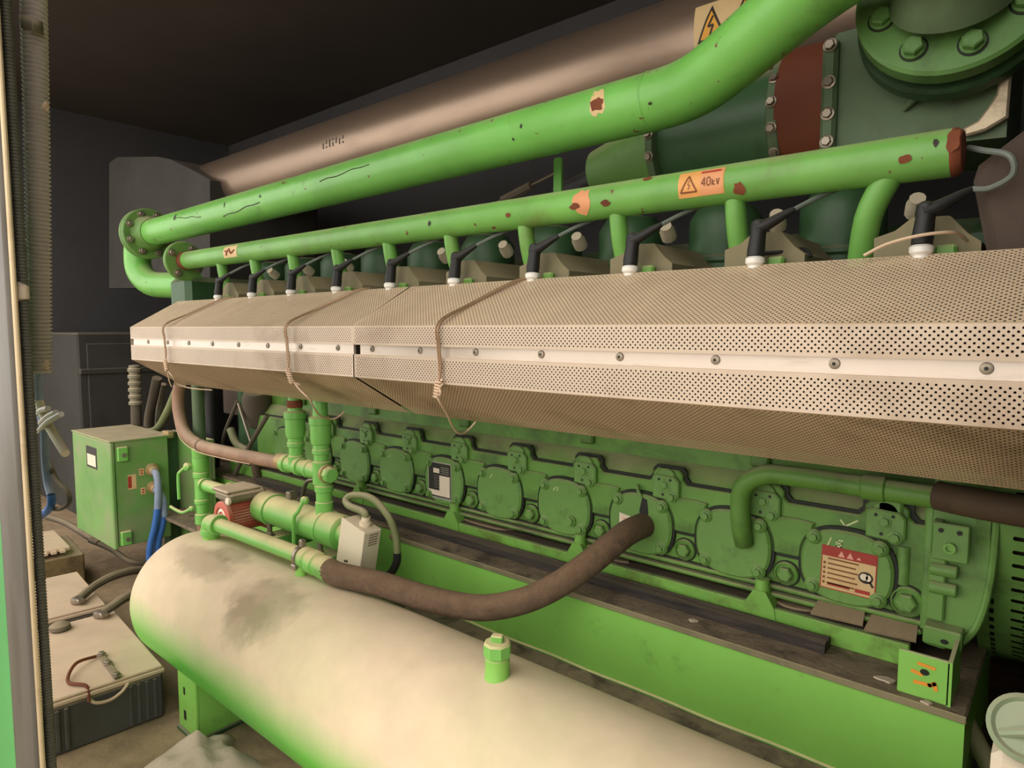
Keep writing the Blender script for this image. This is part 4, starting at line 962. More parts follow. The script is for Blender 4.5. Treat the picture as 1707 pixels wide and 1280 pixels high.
# pipe on the tank
zx = -0.572
op = thing('outlet_pipe', 'straight cream-green pipe running above the tank from elbow to brown hose', 'pipe', (-1.7, YT, -0.62))
p0 = Vector((-1.935, 0.875, zx)); p1 = Vector((-1.455, 0.895, zx - 0.003))
put('tube', MB().cyl(p0, p1, 0.0205, n=24), 'valve_green', op)
put('elbow', MB().tube([(-1.935, 0.875, -0.605), (-1.937, 0.875, -0.585), (-1.928, 0.875, -0.574), (-1.90, 0.876, zx)], 0.0265, 20, 5).lathe([(0.029, 0), (0.03, 0.004), (0.03, 0.018), (0.029, 0.022)], (-1.905, 0.876, zx), (1, 0.04, 0), 20).lathe([(0.029, 0), (0.03, 0.004), (0.03, 0.014), (0.029, 0.018)], (-1.936, 0.875, -0.609), (0, 0, 1), 20), 'valve_green', op)
put('weld_nipple', MB().cyl((-1.936, 0.875, -0.64), (-1.936, 0.875, -0.605), 0.0235, n=20), 'beam', op)
d = (p1 - p0).normalized()
put('union', MB().lathe([(0.0205, 0), (0.028, 0.002), (0.028, 0.02), (0.024, 0.024), (0.024, 0.032), (0.03, 0.034), (0.03, 0.056), (0.0255, 0.06), (0.0255, 0.075), (0.029, 0.077), (0.029, 0.11)], p1 - d * 0.01, (0.985, 0.06, -0.12), 22), 'valve_green', op)
cmp_ = put('clamp', MB().lathe([(0.0235, 0), (0.0255, 0.001), (0.0255, 0.012), (0.0235, 0.013)], p1 - d * 0.03, d, 22).box(-1.475, -1.461, 0.885, 0.90, zx + 0.022, zx + 0.042, 0.003).box(-1.478, -1.458, 0.862, 0.873, zx - 0.03, zx - 0.016, 0.003), 'screw', op)
put('support_nipple', MB().cyl((-1.468, 0.885, -0.635), (-1.468, 0.888, -0.594), 0.014, n=16), 'beam', op)
q0 = p1 + Vector((0.985, 0.06, -0.12)) * 0.09
hp = [q0, q0 + Vector((0.04, 0.005, -0.005)), (-1.22, 0.945, -0.598), (-1.10, 0.985, -0.613), (-0.985, 1.03, -0.617), (-0.90, 1.075, -0.594), (-0.835, 1.12, -0.555), (-0.785, 1.17, -0.507), (-0.756, 1.22, -0.47), (-0.745, 1.27, -0.452), (-0.742, 1.335, -0.45)]
hs = put('oil_hose', MB().tube(hp, 0.0285, 20, 8), 'hose', label='thick fuzzy brown hose from the tank pipe to the cover with the torn paper label', cat='hose')

# ------------------------------------------------------------------ preheater with pump, valves and control box
ph = thing('preheater', 'green preheater cylinder with valve stacks behind the tank', 'preheater', (-1.8, 1.08, -0.72))
ZH, YH = -0.575, 1.075
put('cylinder', MB().lathe([(0.03, -0.03), (0.03, 0), (0.046, 0.004), (0.05, 0.01), (0.05, 0.07), (0.047, 0.072), (0.047, 0.37), (0.05, 0.372), (0.05, 0.45), (0.044, 0.455), (0.036, 0.457), (0.036, 0.5)], (-2.0, YH, ZH), (1, 0, 0), 36), 'valve_green', ph)
for xb in (-1.93, -1.64): put('band', MB().lathe([(0.051, 0), (0.053, 0.002), (0.053, 0.012), (0.051, 0.014)], (xb, YH, ZH), (1, 0, 0), 36), 'valve_green', ph)
def stack(x, z0, z1, top_r):
    b = MB().lathe([(0.021, z0), (0.021, z0 + 0.045), (0.026, z0 + 0.047), (0.026, z0 + 0.058), (0.0235, z0 + 0.06), (0.0235, z0 + 0.072), (0.027, z0 + 0.075), (0.030, z0 + 0.09), (0.030, z0 + 0.13), (0.033, z0 + 0.133), (0.033, z0 + 0.152), (0.022, z0 + 0.156), (top_r, z1)], (x, YH, 0), (0, 0, 1), 24)
    return b
va = put('valve_stack', stack(-1.79, -0.40, -0.19, 0.019), 'valve_green', ph)
put('rusty_nut', MB().lathe([(0.022, 0), (0.0235, 0.003), (0.0235, 0.02), (0.022, 0.023)], (-1.79, YH, -0.236), (0, 0, 1), 10), 'rust', va)
vb = put('valve_stack', stack(-1.655, -0.405, -0.19, 0.02), 'valve_green', ph)
put('tee', MB().lathe([(0.026, 0), (0.029, 0.003), (0.029, 0.024), (0.024, 0.026), (0.024, 0.075), (0.028, 0.078), (0.028, 0.095), (0.0225, 0.097), (0.0225, 0.125), (0.027, 0.128), (0.027, 0.145), (0.024, 0.147), (0.024, 0.2)], (-1.855, YH, -0.413), (1, 0, 0), 24)
    .cyl((-1.655, YH, -0.45), (-1.655, YH, -0.38), 0.026, n=22, bev=0.003).cyl((-1.79, YH, -0.413), (-1.79, YH, -0.38), 0.024, n=22, bev=0.003), 'valve_green', ph)
pn = put('tee_plug', MB().lathe([(0.026, 0), (0.026, 0.012)], (-1.625, YH - 0.004, -0.413), (1, -0.15, 0), 22), 'brass_gland', ph)
put('hex_plug', MB().lathe([(0.023, 0.012), (0.023, 0.032), (0.018, 0.036)], (-1.625, YH - 0.004, -0.413), (1, -0.15, 0), 8), 'valve_green', pn)
put('riser', MB().lathe([(0.021, -0.54), (0.025, -0.537), (0.026, -0.50), (0.023, -0.498), (0.023, -0.47), (0.027, -0.468), (0.027, -0.452), (0.022, -0.45), (0.022, -0.44)], (-1.645, YH, 0), (0, 0, 1), 22), 'valve_green', ph)
def lever(parent, p, pts, ball=0.012, m='valve_green'):
    b = MB().lathe([(0.004, -ball), (ball, -ball * 0.4), (ball, ball * 0.5), (0.004, ball)], p, (0.3, -1, 0.2), 12).tube(pts, 0.006, 8, 4)
    return put('lever_handle', b, m, parent)
lever(ph, (-1.70, YH - 0.03, -0.50), [(-1.70, YH - 0.035, -0.50), (-1.705, YH - 0.05, -0.53), (-1.72, YH - 0.055, -0.555), (-1.722, YH - 0.055, -0.65)])
for x in (-1.905, -1.625):                    # channel brackets with studs
    b = MB()
    y0, y1, z1, w = 0.985, 1.249 if x < -1.7 else 1.2, -0.648, 0.034
    z0 = z1 - 0.042
    b.box(x - w, x + w, y0, y1, z1 - 0.005, z1, 0.001).box(x - w, x - w + 0.005, y0, y1, z0, z1 - 0.005).box(x + w - 0.005, x + w, y0, y1, z0, z1 - 0.005)
    b.box(x - w, x - w + 0.014, y0, y1, z0, z0 + 0.004).box(x + w - 0.014, x + w, y0, y1, z0, z0 + 0.004)
    br = put('channel_bracket', b, 'valve_green', ph)
    put('stud', MB().cyl((x, YH - 0.03, z1), (x, YH - 0.03, ZH - 0.03), 0.008, n=12).hexbolt((x, YH - 0.03, z1), (0, 0, 1), 0.012, 0.012), 'screw', br)
put('clamp_bolt', MB().box(-1.86, -1.835, YH + 0.0, YH + 0.03, ZH + 0.045, ZH + 0.07, 0.004), 'screw', ph)

pm = thing('circulation_pump', 'dusty red circulation pump with grey lid at the left end of the preheater', 'pump', (-2.05, 1.03, -0.65))
XPm, ZPm = -2.045, -0.60
b = MB(); n = 72
R_ = []
for y in (0.972, 1.085):
    R_.append([(XPm + (0.052 if k % 2 else 0.0475) * math.cos(2 * PI * k / n), y, ZPm + (0.052 if k % 2 else 0.0475) * math.sin(2 * PI * k / n)) for k in range(n)])
b.rings(R_)
put('finned_motor', b, 'red', pm, smooth=20)
put('front_ring', MB().lathe([(0.05, 0), (0.054, 0.002), (0.054, 0.014), (0.046, 0.018), (0.034, 0.018), (0.034, 0.012)], (XPm, 0.974, ZPm), (0, -1, 0), 36), 'red', pm)
put('face_badge', MB().lathe([(0.032, 0), (0.032, 0.013), (0.022, 0.016), (0.021, 0.010)], (XPm, 0.974, ZPm), (0, -1, 0), 28), 'label_white', pm, label='pale round badge on the motor face')
put('badge_centre', MB().lathe([(0.014, 0), (0.014, 0.0135), (0.005, 0.015)], (XPm, 0.974, ZPm), (0, -1, 0), 20), 'alu', pm)
put('rear_flange', MB().box(XPm - 0.06, XPm + 0.06, 1.085, 1.10, ZPm - 0.056, ZPm + 0.06, 0.006).lathe([(0.06, 0), (0.06, 0.03), (0.045, 0.05)], (XPm, 1.10, ZPm), (0, 1, 0), 30), 'red', pm)
put('volute_port', MB().cyl((-2.32, 1.12, ZPm + 0.02), (-1.96, 1.12, ZPm + 0.01), 0.026, n=20), 'valve_green', pm)
lb = put('terminal_box', MB().box(XPm - 0.056, XPm + 0.05, 0.962, 1.09, ZPm + 0.05, ZPm + 0.088, 0.012).box(XPm - 0.062, XPm + 0.045, 0.958, 1.07, ZPm + 0.08, ZPm + 0.092, 0.004), 'tin_box', pm)
put('lid_screw', MB().cyl((XPm + 0.045, 0.955, ZPm + 0.062), (XPm + 0.045, 0.968, ZPm + 0.062), 0.012, n=14, bev=0.003), 'label_white', lb)
put('loop_handle', MB().tube([(-1.97, 1.2, -0.62), (-1.96, 1.2, -0.55), (-1.93, 1.2, -0.505), (-1.86, 1.2, -0.49)], 0.007, 8), 'screw', label='grey curved lever standing behind the pump', cat='lever')

# control box, leaning
cbx = thing('control_box', 'leaning dusty beige control box at the right end of the preheater', 'control box', (-1.45, 1.0, -0.62))
T = Matrix.Translation((-1.405, 0.985, -0.628)) @ Matrix.Rotation(math.radians(13), 4, 'Y')
b = MB(); b.T = T; b.box(-0.048, 0.048, 0, 0.05, 0, 0.135, 0.003)
put('case', b, 'beige', cbx)
b = MB(); b.T = T; b.box(-0.05, 0.05, -0.006, -0.001, -0.002, 0.137, 0.002)
put('cover', b, 'beige', cbx)
b = MB(); b.T = T
for i in range(5): b.box(0.0475, 0.0486, 0.012, 0.04, 0.095 + i * 0.007, 0.0985 + i * 0.007)
put('vent_print', b, 'tin_box', cbx)
for u, v in ((-0.018, 0.018), (-0.006, 0.014), (-0.012, 0.03), (-0.004, 0.033)):
    b = MB(); b.T = T; b.cyl((u, -0.0075, v), (u, -0.004, v), 0.0032, n=10); put('indicator', b, 'ink', cbx)
b = MB(); b.T = T; b.lathe([(0.015, 0), (0.015, 0.01), (0.011, 0.012), (0.011, 0.024)], (0.012, 0.024, 0.135), (0, 0, 1), 12)
gl = put('cable_gland', b, 'beige', cbx)
gp = T @ Vector((0.012, 0.024, 0.155))
A = lambda px, py, y: aY(px, py, y)
put('box_cable', MB().tube([gp, gp + Vector((-0.012, 0, 0.014)), A(582, 843, 1.02), A(577, 832, 1.03), A(592, 825, 1.04), A(622, 832, 1.05), A(648, 862, 1.06), A(660, 895, 1.07), A(662, 925, 1.07)], 0.0095, 12, 7), 'olive_hose', label='olive cable looping out of the beige control box', cat='cable')
put('black_cable_tail', MB().tube([A(662, 921, 1.07), A(661, 938, 1.07), A(648, 958, 1.06), A(620, 970, 1.04), A(590, 968, 1.03)], 0.0105, 12, 6), 'rubber', label='black lower end of the cable looping behind the control box', cat='cable')
put('pipe_to_box', MB().cyl((-1.505, YH, ZH), (-1.46, YH - 0.04, ZH), 0.032, n=20), 'valve_green', ph)

# left riser with two ball valves
lr = thing('valve_column', 'upright green pipe with two ball valves left of the pump', 'pipe', (-2.42, 1.1, -0.78))
XV, YV = -2.5, 1.1
put('upper_pipe', MB().cyl((XV, YV, -0.46), (XV, YV, -0.2), 0.022, n=18), 'grey_green', lr)
V = lambda z: z
put('valve_body', MB().lathe([(0.027, -0.485), (0.029, -0.48), (0.029, -0.45), (0.024, -0.447), (0.022, -0.44)], (XV, YV, 0), (0, 0, 1), 20).lathe([(0.023, -0.74), (0.027, -0.735), (0.027, -0.70), (0.022, -0.697), (0.022, -0.66), (0.027, -0.657), (0.027, -0.645), (0.024, -0.642), (0.024, -0.56), (0.029, -0.556), (0.029, -0.54), (0.025, -0.537), (0.029, -0.53), (0.029, -0.485)], (XV, YV, 0), (0, 0, 1), 20), 'valve_green', lr)
put('branch', MB().cyl((XV, YV, -0.585), (-2.08, 1.12, -0.585), 0.022, n=18).lathe([(0.026, 0), (0.028, 0.003), (0.028, 0.02)], (XV + 0.02, YV, -0.585), (1, 0, 0), 20), 'valve_green', lr)
lever(lr, (XV - 0.02, YV - 0.04, -0.515), [(XV - 0.022, YV - 0.045, -0.515), (XV - 0.04, YV - 0.06, -0.535), (XV - 0.052, YV - 0.062, -0.555), (XV - 0.052, YV - 0.062, -0.64)], 0.015)
lever(lr, (XV - 0.01, YV - 0.035, -0.675), [(XV - 0.01, YV - 0.04, -0.675), (XV - 0.03, YV - 0.06, -0.688), (XV - 0.07, YV - 0.07, -0.682), (XV - 0.1, YV - 0.075, -0.675)], 0.01)
put('drain_hose', MB().tube([(XV, YV, -0.735), (XV, YV - 0.0, -0.775), (XV - 0.01, YV - 0.02, -0.8), (XV + 0.03, YV - 0.03, -0.815)], 0.022, 14), 'braid', lr)

# braided brown hose
bh_ = [A(300, 640, 1.06), A(297, 660, 1.06), A(299, 690, 1.055), A(309, 722, 1.05), A(335, 742, 1.05), A(375, 753, 1.06), A(425, 763, 1.07), A(472, 772, YH)]
bt = thing('braided_hose', 'brown braided hose sagging from under the shield to the tee', 'hose', bh_[4])
put('sleeve', MB().tube(bh_, 0.0215, 18, 8), 'braid', bt)
for dd in (-0.012, 0.0, 0.012):
    put('pale_stripe', MB().tube([Vector(p) + Vector((0.0, -0.0185, -0.006 + dd)) for p in bh_[1:-1]], 0.0018, 5, 6), 'wire_pale', bt)
put('hose_tie', MB().lathe([(0.0225, -0.006), (0.024, 0), (0.0225, 0.006)], A(335, 742, 1.05), (1, 0, -0.12), 18), 'hose_dark', bt)
put('ferrule', MB().lathe([(0.0235, 0), (0.025, 0.004), (0.025, 0.028), (0.0235, 0.03)], (-1.885, YH, -0.409), (1, 0, -0.06), 20), 'brass_gland', bt)

# ------------------------------------------------------------------ green control cabinet at left
pc = thing('junction_box', 'weathered green steel junction box with two blue cables at the left', 'junction box', (-3.13, 1.03, -0.9))
put('case', MB().box(-3.34, -2.9, 0.94, 1.143, -0.88, -0.45, 0.003), 'panel', pc)
dr = put('door', MB().box(-3.355, -2.895, 0.922, 0.938, -0.886, -0.452, 0.004), 'panel', pc)
np_ = MB().frame((-3.115, 0.9218, -0.535), (1, 0, 0), (0, 0, 1))
np_.cur = 0; np_.card(-0.062, -0.045, 0.062, 0.045, 0, 0.001); np_.cur = 1; np_.card(-0.05, -0.036, 0.05, 0.012, 0.001, 0.0015)
put('name_plate', np_, ['plate_black', 'label_white'], dr, label='black plate with a white field')
for z in (-0.50, -0.845):
    h = put('hinge', MB().box(-2.902, -2.885, 0.945, 0.985, z - 0.03, z + 0.03, 0.004), 'valve_green', pc)
    put('hinge_pin', MB().cyl((-2.89, 0.968, z - 0.004), (-2.879, 0.968, z - 0.004), 0.009, n=10), 'screw', h)
put('lid_flange', MB().box(-3.36, -2.895, 0.92, 1.16, -0.452, -0.444, 0.002), 'panel', pc)
LB = lambda y, z: (-2.899, y, z)
for y, z, w, hh, nm in ((0.998, -0.62, 0.020, 0.03, 'red and white label'), (1.035, -0.585, 0.012, 0.014, 'small cream tag'), (1.038, -0.665, 0.012, 0.014, 'small cream tag below')):
    b = MB().frame((-2.8995, y, z), (0, 1, 0), (0, 0, 1)); b.cur = 0; b.card(-w / 1.3, -hh, w / 1.3, hh, 0, 0.001)
    b.cur = 1
    if hh > 0.02: b.card(-w / 1.3, -hh * 0.8, -w * 0.1, hh * 0.8, 0.001, 0.0014)
    else: b.card(-w * 0.4, -hh * 0.6, w * 0.4, -hh * 0.2, 0.001, 0.0014).card(-w * 0.4, hh * 0.2, w * 0.4, hh * 0.6, 0.001, 0.0014)
    put('tag', b, ['label_cream', 'label_red'], pc, label=nm)
gls = []
for y, z in ((1.075, -0.58), (1.078, -0.655)):
    put('cable_gland', MB().lathe([(0.026, 0), (0.026, 0.012), (0.02, 0.014), (0.02, 0.034), (0.015, 0.04)], (-2.9, y, z), (1, -0.1, -0.1), 12), 'brass_gland', pc)
c1 = [(-2.86, 1.07, -0.585), (-2.835, 1.068, -0.592), (-2.815, 1.065, -0.64), (-2.815, 1.06, -0.72)]
c2 = [(-2.815, 1.06, -0.72), (-2.825, 1.05, -0.80), (-2.84, 1.035, -0.88), (-2.84, 1.03, -0.95), (-2.8, 1.03, -1.04)]
for i, (d, nm) in enumerate(((0.0, 'upper of the two blue cables on the green junction box, dusty at the gland'), (0.03, 'lower of the two blue cables on the green junction box'))):
    t = thing('power_cable', nm, 'cable', (-2.82, 1.05 + d, -1.04), 'blue cables of the junction box')
    if i == 0: a1 = c1
    else: a1 = [(-2.86, 1.073, -0.66), (-2.835, 1.075, -0.668), (-2.822, 1.085, -0.70), (-2.82, 1.085, -0.76)]
    a2 = [a1[-1]] + [(p[0], p[1] + d, p[2]) for p in c2[1:]]
    put('dusty_upper', MB().tube(a1 + [(a1[-1][0] - 0.001, a1[-1][1] - 0.001, a1[-1][2] - 0.004)], 0.0135, 12, 6), 'blue_dusty', t)
    put('blue_lower', MB().tube(a2, 0.0132, 12, 6), 'blue', t)
bk = thing('box_stand', 'green upright plate behind the junction box', 'stand', (-2.75, 1.22, FZ))
put('plate', MB().box(-3.0, -2.62, 1.2, 1.212, -0.9, -0.44, 0.003).box(-2.632, -2.62, 1.15, 1.2, -0.9, -0.44, 0.003), 'panel', bk)
put('stand_post', MB().box(-3.0, -2.94, 1.15, 1.2, FZ, -0.44, 0.003), 'dark_green', bk)
put('cleat', MB().box(-2.96, -2.9, 1.143, 1.17, -0.46, -0.432, 0.004), 'brass_gland', bk)

# ------------------------------------------------------------------ hoses and rods in the gloom under the shield's left end
def hose(name, pts, r, m, label, cat='hose', n=12):
    return put(name, MB().tube(pts, r, n, 6), m, label=label, cat=cat)
rb_ = thing('ribbed_coupling', 'ribbed pale coupling hanging below the left end of the shield', 'coupling', A(228, 720, 1.2))
prof = []
a, bb = Vector(A(228, 720, 1.2)), Vector(A(224, 610, 1.2)); L = (bb - a).length
for i in range(12): 
    h = L * (0.42 + 0.05 * i); prof += [(0.024 if i % 2 else 0.030, h), (0.024 if i % 2 else 0.030, h + L * 0.04)]
put('ribs', MB().lathe(prof, a, bb - a, 18), 'tin_box', rb_)
put('stem', MB().lathe([(0.04, 0), (0.04, 0.02), (0.024, 0.03), (0.022, L * 0.44)], a, bb - a, 16), 'hose_dark', rb_)
hose('grey_hose', [A(262, 630, 1.3), A(256, 660, 1.3), A(248, 700, 1.3), A(250, 740, 1.3)], 0.022, 'hose_dark', 'dusty dark hose right of the ribbed coupling')
hose('grey_hose', [A(272, 640, 1.35), A(266, 680, 1.35), A(262, 740, 1.35)], 0.016, 'tin_box', 'thin pale hose beside the dusty dark hose')
hose('olive_hose', [A(303, 636, 1.12), A(293, 655, 1.2), A(280, 685, 1.22), A(262, 715, 1.22), A(238, 722, 1.21)], 0.018, 'olive_hose', 'slanting olive hose above the junction box')
hose('black_hose', [A(352, 640, 1.3), A(352, 700, 1.3), A(356, 770, 1.3), A(350, 840, 1.3)], 0.026, 'rubber', 'upright black hose behind the valve column')
hose('slim_rod', [A(398, 672, 1.3), A(420, 740, 1.3)], 0.007, 'screw', 'thin rod leaning right under the shield', 'rod', 8)
hose('slim_rod', [A(446, 692, 1.28), A(415, 745, 1.28), A(392, 790, 1.28)], 0.009, 'hose_dark', 'thin dark rod leaning left under the shield', 'rod', 8)
hose('slim_rod', [A(396, 668, 1.34), A(375, 720, 1.34), A(370, 745, 1.34)], 0.008, 'hose_dark', 'thin dark rod left of the leaning pair', 'rod', 8)
hose('olive_hose', [A(384, 715, 1.32), A(395, 740, 1.32), A(415, 752, 1.32)], 0.016, 'olive_hose', 'short olive hose above the braided hose')
hose('olive_hose', [A(425, 770, 1.3), A(432, 810, 1.3), A(432, 840, 1.3)], 0.018, 'brown_pipe', 'upright brown pipe between pump and valve stacks', 'pipe')
put('oil_filter', MB().lathe([(0.05, 0), (0.06, 0.01), (0.06, 0.12), (0.045, 0.15), (0.02, 0.155)], A(432, 705, 1.38), (0.3, -0.2, 0.9), 28), 'hose_dark', label='dusty dark round canister under the shield', cat='canister')
put('grey_plate', MB().box(A(372, 690, 1.4)[0], A(410, 690, 1.4)[0], 1.4, 1.43, A(390, 692, 1.4)[2], A(390, 650, 1.4)[2], 0.006), 'jacket', label='dull brown plate under the left half of the shield', cat='plate')
hose('thin_cable', [A(355, 800, 1.2), A(370, 825, 1.2), A(382, 845, 1.2)], 0.006, 'rubber', 'thin black cable behind the red pump', 'cable', 8)

# ------------------------------------------------------------------ batteries
def battery(origin, ul, L, Wd, H, label, front=True):
    u = Vector((math.cos(ul), math.sin(ul), 0)); v = Vector((-u.y, u.x, 0))
    t = thing('battery', label, 'battery', Vector(origin) + u * L / 2 + v * Wd / 2, 'truck batteries on the floor')
    T = Matrix.Translation(Vector(origin)) @ Matrix((u, v, Vector((0, 0, 1)))).transposed().to_4x4()
    b = MB(); b.T = T; b.box(0, L, 0, Wd, 0, H - 0.022, 0.006)
    cs = put('case', b, 'battery', t)
    for k in range(4):
        for base in (0.022, Wd - 0.082):
            yy = base + k * 0.02; b = MB(); b.T = T
            b.box(L - 0.001, L + 0.005, yy - 0.005, yy + 0.005, 0.01, H - 0.03, 0.002)
            put('side_rib', b, 'battery', cs)
    b = MB(); b.T = T; b.box(-0.004, L + 0.006, -0.004, Wd + 0.004, H - 0.02, H - 0.008, 0.003).box(0.0, L + 0.001, 0.0, Wd, H - 0.008, H, 0.003)
    ld = put('lid', b, 'battery_top', t)
    return t, T, ld
# corner nearest the tank, measured on the floor plane of the lid
B = Vector(aZ(271, 1108, -0.93)); ang = math.radians(-5)
u = Vector((math.cos(ang), math.sin(ang), 0)); v = Vector((-u.y, u.x, 0)); Lb, Wb = 0.50, 0.31
og = B - u * Lb - v * Wb; og.z = FZ
t1, T1, ld1 = battery(og, ang, Lb, Wb, 0.15, 'nearest dusty battery on the floor, with rope handle and bolted connector bar')
P1 = lambda a, b_, c: T1 @ Vector((a, b_, c))
put('rope_handle', MB().tube([P1(Lb + 0.006, Wb * 0.42, 0.128), P1(Lb + 0.012, Wb * 0.47, 0.112), P1(Lb + 0.014, Wb * 0.57, 0.108), P1(Lb + 0.012, Wb * 0.66, 0.118), P1(Lb + 0.006, Wb * 0.72, 0.134)], 0.0042, 8), 'wire_pale', t1)
cbm = MB(); cbm.T = T1; cbm.box(Lb - 0.18, Lb - 0.0, Wb * 0.62, Wb * 0.62 + 0.016, 0.15, 0.156, 0.002)
cb_ = put('connector_bar', cbm, 'hose_dark', t1)
for a in (Lb - 0.17, Lb - 0.1, Lb - 0.012): bolt(cb_, P1(a, Wb * 0.62 + 0.008, 0.156), (0, 0, 1), 0.009, 0.008, 'screw')
put('jumper_wire', MB().tube([P1(Lb - 0.17, Wb * 0.6, 0.156), P1(Lb - 0.13, Wb * 0.42, 0.17), P1(Lb - 0.06, Wb * 0.32, 0.158), P1(Lb - 0.012, Wb * 0.42, 0.154), P1(Lb + 0.012, Wb * 0.42, 0.12)], 0.0045, 8), 'redband', t1)
C = Vector(aZ(176, 1006, -0.93)); og2 = C - u * 0.42 - v * 0.31; og2.z = FZ
t2, T2, ld2 = battery(og2, ang, 0.42, 0.31, 0.15, 'second dusty battery behind the nearest one')
def clampcable(px0, py0, pts, label):
    t = thing('battery_cable', label, 'cable', aZ(px0, py0, -0.93), 'battery cables')
    p = Vector(aZ(px0, py0, -0.926))
    put('terminal_clamp', MB().lathe([(0.02, 0), (0.022, 0.004), (0.02, 0.016), (0.012, 0.02)], p, (0, 0, 1), 12).box(p.x - 0.012, p.x + 0.034, p.y - 0.01, p.y + 0.014, p.z + 0.004, p.z + 0.018, 0.003), 'screw', t)
    put('cable', MB().tube([p + Vector((0.01, 0, 0.014))] + pts, 0.0145, 10, 6), 'hose_dark', t)
clampcable(130, 1004, [Vector(aZ(160, 975, -0.905)), Vector(aZ(195, 958, -0.90)), Vector(aZ(235, 950, -0.92)), Vector(aZ(270, 955, -0.97))], 'dusty cable clamped to the second battery')
clampcable(168, 1027, [Vector(aZ(185, 1012, -0.905)), Vector(aZ(210, 996, -0.90)), Vector(aZ(238, 985, -0.92)), Vector(aZ(262, 985, -0.98))], 'dusty cable clamped to the far edge of the nearest battery')
p = Vector(aZ(100, 1050, -0.929)); put('post_clamp', MB().lathe([(0.024, 0), (0.03, 0.006), (0.028, 0.016), (0.016, 0.024), (0.004, 0.027)], p, (0, 0, 1), 14), 'hose_dark', t1, label='dust-covered terminal beside the door post')
og3 = Vector(aZ(140, 925, -0.90)) - u * 0.3 - v * 0.3; og3.z = -1.0
a3 = math.radians(-12)
t3 = thing('old_charger', 'mud-stained box with a loose dusty cover left of the junction box', 'box', Vector(aZ(120, 940, -0.95)))
b = MB(); b.frame(Vector(aZ(146, 915, -0.92)) + Vector((-0.36, -0.3, -0.16)), (1, -0.1, 0), (0.1, 1, 0)); b.box(0, 0.34, 0, 0.32, 0, 0.15, 0.006)
put('case', b, 'old_battery', t3)
b = MB(); b.frame(Vector(aZ(146, 915, -0.92)) + Vector((-0.40, -0.32, -0.004)), (1, -0.1, 0.03), (0.1, 1, 0)); b.box(0, 0.36, 0, 0.3, 0, 0.018, 0.004)
for i in range(4): b.box(0.36, 0.385, 0.17 + i * 0.03, 0.188 + i * 0.03, 0.002, 0.012)
put('loose_cover', b, 'battery_top', t3)
for i, (pts, r, nm) in enumerate((([aZ(150, 900, -0.95), aZ(185, 915, -0.98), aZ(215, 935, -1.0), aZ(245, 940, -1.02)], 0.012, 'dusty black cable lying under the junction box'),
                               ([aZ(80, 862, -0.9), aZ(110, 872, -0.92), aZ(140, 890, -0.94), aZ(165, 905, -0.96)], 0.014, 'dusty cable lying on the floor left of the junction box'))):
    hose('floor_cable', pts, r, 'hose_dark', nm, 'cable')

# ------------------------------------------------------------------ door post, seal and corrugated conduit at the left edge
dp = thing('door_frame', 'grey steel door post with worn bright edge at the left edge', 'door post', (-1.36, 0.31, FZ))
XPo = aY(74, 1280, 0.30)[0]
put('post_profile', MB().frame((XPo, 0.30, FZ), (1, 0, 0), (0, 1, 0)).prism(rrect(-0.15, -0.004, -0.012, 0.004, 0.007, 6), 0, 2.58), 'post', dp)
put('worn_edge', MB().tube([(XPo, 0.298, FZ), (XPo, 0.298, 1.5)], 0.0042, 10, smooth=False), 'brass', dp, label='pale worn edge of the post')
XSl = (aY(12, 0, 0.315)[0] + aY(84, 1280, 0.315)[0]) / 2
ss = thing('door_seal', 'ribbed black rubber seal running up beside the door post', 'seal', (XSl, 0.315, FZ))
b = MB(); z = FZ
prof = []
while z < 1.49:
    prof += [(0.0068, z - FZ), (0.0082, z - FZ + 0.0012), (0.0082, z - FZ + 0.003), (0.0068, z - FZ + 0.0042)]; z += 0.0055
b.lathe(prof, (XSl, 0.315, FZ), (0, 0, 1), 12)
put('ribbed_tube', b, 'gasket', ss)
put('torn_patch', MB().lathe([(0.004, -0.016), (0.0125, -0.012), (0.013, 0.008), (0.005, 0.016)], (XSl, 0.311, aY(25, 487, 0.31)[2]), (0.02, 0, 1), 12), 'bag', ss, label='torn pale patch in the seal')
put('door_leaf', MB().box(XPo - 0.42, XPo - 0.153, 0.29, 0.297, FZ, 1.5, 0.004), 'door_green', label='green door edge in the lower left corner', cat='door')
# corrugated conduit
cg = thing('corrugated_conduit', 'black corrugated conduit hanging beside the door post', 'conduit', aY(66, 625, 0.40))
top = Vector(aY(55, -40, 0.385)); bot = Vector(aY(67, 622, 0.40)); mid = (top + bot) / 2 + Vector((0.012, 0, 0)); n = 92
rings = []
for i in range(n * 4 + 1):
    t = i / (n * 4); p = top * (1 - t) ** 2 + mid * 2 * t * (1 - t) + bot * t * t
    r = 0.0217 if (i % 4) in (1, 2) else 0.0178
    rings.append([(p.x + r * math.cos(2 * PI * k / 24), p.y + r * math.sin(2 * PI * k / 24), p.z) for k in range(24)])
put('ribbed_wall', MB().rings(rings), 'corr', cg, smooth=60)
